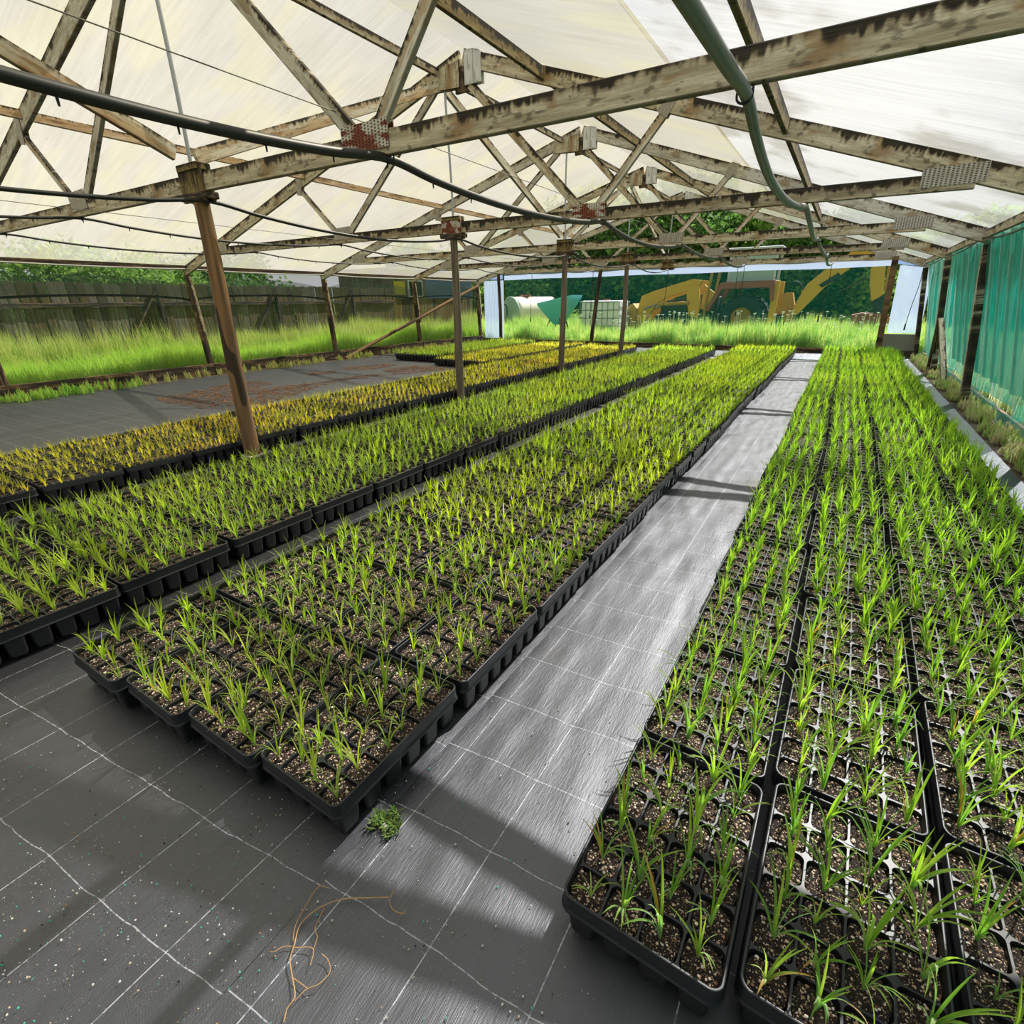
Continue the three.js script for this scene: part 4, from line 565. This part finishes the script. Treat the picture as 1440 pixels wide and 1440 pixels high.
// ------------------------------------------------------------------ trees
{
  const cluster = (seed, s) => { const r = rng(seed), o = []; for (let k = 0; k < 14; k++) { const g = new THREE.BufferGeometry(), L = s * (0.7 + 0.6 * r()), w = L * 0.34; g.setAttribute('position', new THREE.Float32BufferAttribute([0, 0, 0, -w, L * 0.45, 0.05 * L, 0, L * 0.5, -0.04 * L, w, L * 0.45, 0.05 * L, 0, L, 0], 3)); g.setAttribute('uv', new THREE.Float32BufferAttribute([0.5, 0, 0, 0.5, 0.5, 0.5, 1, 0.5, 0.5, 1], 2)); g.setIndex([0, 2, 1, 0, 3, 2, 1, 2, 4, 2, 3, 4]); g.computeVertexNormals(); g.rotateX(r() * 6); g.rotateZ(r() * 6); g.rotateY(r() * 6); g.translate((r() - 0.5) * s * 2.4, (r() - 0.5) * s * 2.4, (r() - 0.5) * s * 2.4); o.push(g); } return merge(o); };
  const cl = [cluster(1001, 0.24), cluster(1002, 0.3)];
  const tree = (label, x, z, h, w, col, n, fine = 1) => {
    const t = thing('tree', label, 'tree', [x, 0, z], 0, 'trees beyond the shade house'), r = rng(Math.round(1100 + x * 13 + z * 7));
    part('trunk', pole([0, -0.2, 0], [0.2, h * 0.6, 0], 0.16 + h * 0.014, 0.08, Math.abs(x), 10), M.bark, t);
    for (let k = 0; k < 5; k++) { const a = k * 1.3 + r(); part('branch', pole([0.1, h * (0.25 + 0.07 * k), 0], [Math.cos(a) * w * 0.5, h * (0.5 + 0.08 * k), Math.sin(a) * w * 0.5], 0.07, 0.03, k, 7), M.bark, t); }
    const lobes = []; for (let k = 0; k < 13; k++) { const a = r() * 6.28, d = Math.sqrt(r()) * w * 0.42, y = h * (0.1 + 0.78 * r()); lobes.push([Math.cos(a) * d * (1.15 - 0.6 * y / h), y, Math.sin(a) * d * (1.15 - 0.6 * y / h), w * (0.16 + 0.16 * r())]); }
    const im = new THREE.InstancedMesh(cl[Math.floor(r() * 2)], whiteLeaf, n), c = new THREE.Color(); im.name = 'foliage'; im.userData.kind = 'stuff';
    for (let k = 0; k < n; k++) { const [lx, ly, lz, lr] = lobes[k % lobes.length], d = V(r() - 0.5, r() - 0.5, r() - 0.5).normalize().multiplyScalar(lr * (0.55 + 0.5 * r())), v = 0.6 + 0.6 * r(); im.setMatrixAt(k, mtx(lx + d.x, ly + d.y * 0.8, lz + d.z, r() * 6, (0.9 + 0.7 * r()) * fine)); c.setRGB(col[0] * v, col[1] * v, col[2] * v); im.setColorAt(k, c); }
    t.add(im);
  };
  const dk = [0.14, 0.28, 0.05], md = [0.28, 0.46, 0.08], yl = [0.5, 0.6, 0.12];
  [[-27, -33, 5, 8, dk, 'dark tree at the far left behind the cream tank'], [-21.5, -36, 6, 8, md, 'mid-green tree behind the teal hopper'], [-16, -31, 6.5, 6, dk, 'dark tree behind the white caged tank'], [-13, -36, 7.8, 8, yl, 'yellow-green tree seen through the gable above the loader arm'], [-9.5, -33, 7, 7, dk, 'dark low tree behind the loader arm'], [-6, -37, 6.2, 8, md, 'mid-green tree behind the cab'], [-2, -34, 4.8, 7, dk, 'dark bushy tree behind the rear boom'], [3, -35, 4.6, 7, md, 'green tree behind the red-brown bucket'], [9, -36, 4, 7, dk, 'dark tree at the far right corner']].forEach(([x, z, h, w, c, l]) => tree(l, x, z, h, w * 1.15, c, 2600, 0.85));
  [[-20.5, -3, 2.6, 5.5, dk, 'dark tree over the near end of the paling fence'], [-20.5, -8, 2.7, 6, md, 'green tree over the middle of the paling fence'], [-21, -13, 2.7, 6, dk, 'dark tree over the far end of the paling fence'], [-22, 2, 2.6, 6, dk, 'dark tree beyond the left edge']].forEach(([x, z, h, w, c, l]) => tree(l, x, z, h, w, c, 2600, 0.55));
  [[6.5, -6, 2.6, 3, md, 'low bush outside the teal wall near the second post'], [8, -12, 3, 4, yl, 'yellowish bush outside the teal wall'], [7.5, -17, 4, 4, md, 'green bush outside the far end of the teal wall']].forEach(([x, z, h, w, c, l]) => tree(l, x, z, h, w, c, 900, 0.5));
}

// ------------------------------------------------------------------ draw
scene.traverse((o) => { if (o.isMesh) { o.castShadow = true; o.receiveShadow = true; } });
const renderer = new THREE.WebGLRenderer({ antialias: true });
renderer.shadowMap.enabled = true; renderer.shadowMap.type = THREE.PCFSoftShadowMap;
renderer.toneMapping = THREE.LinearToneMapping; renderer.toneMappingExposure = EXPOSURE;
renderer.render(scene, camera);
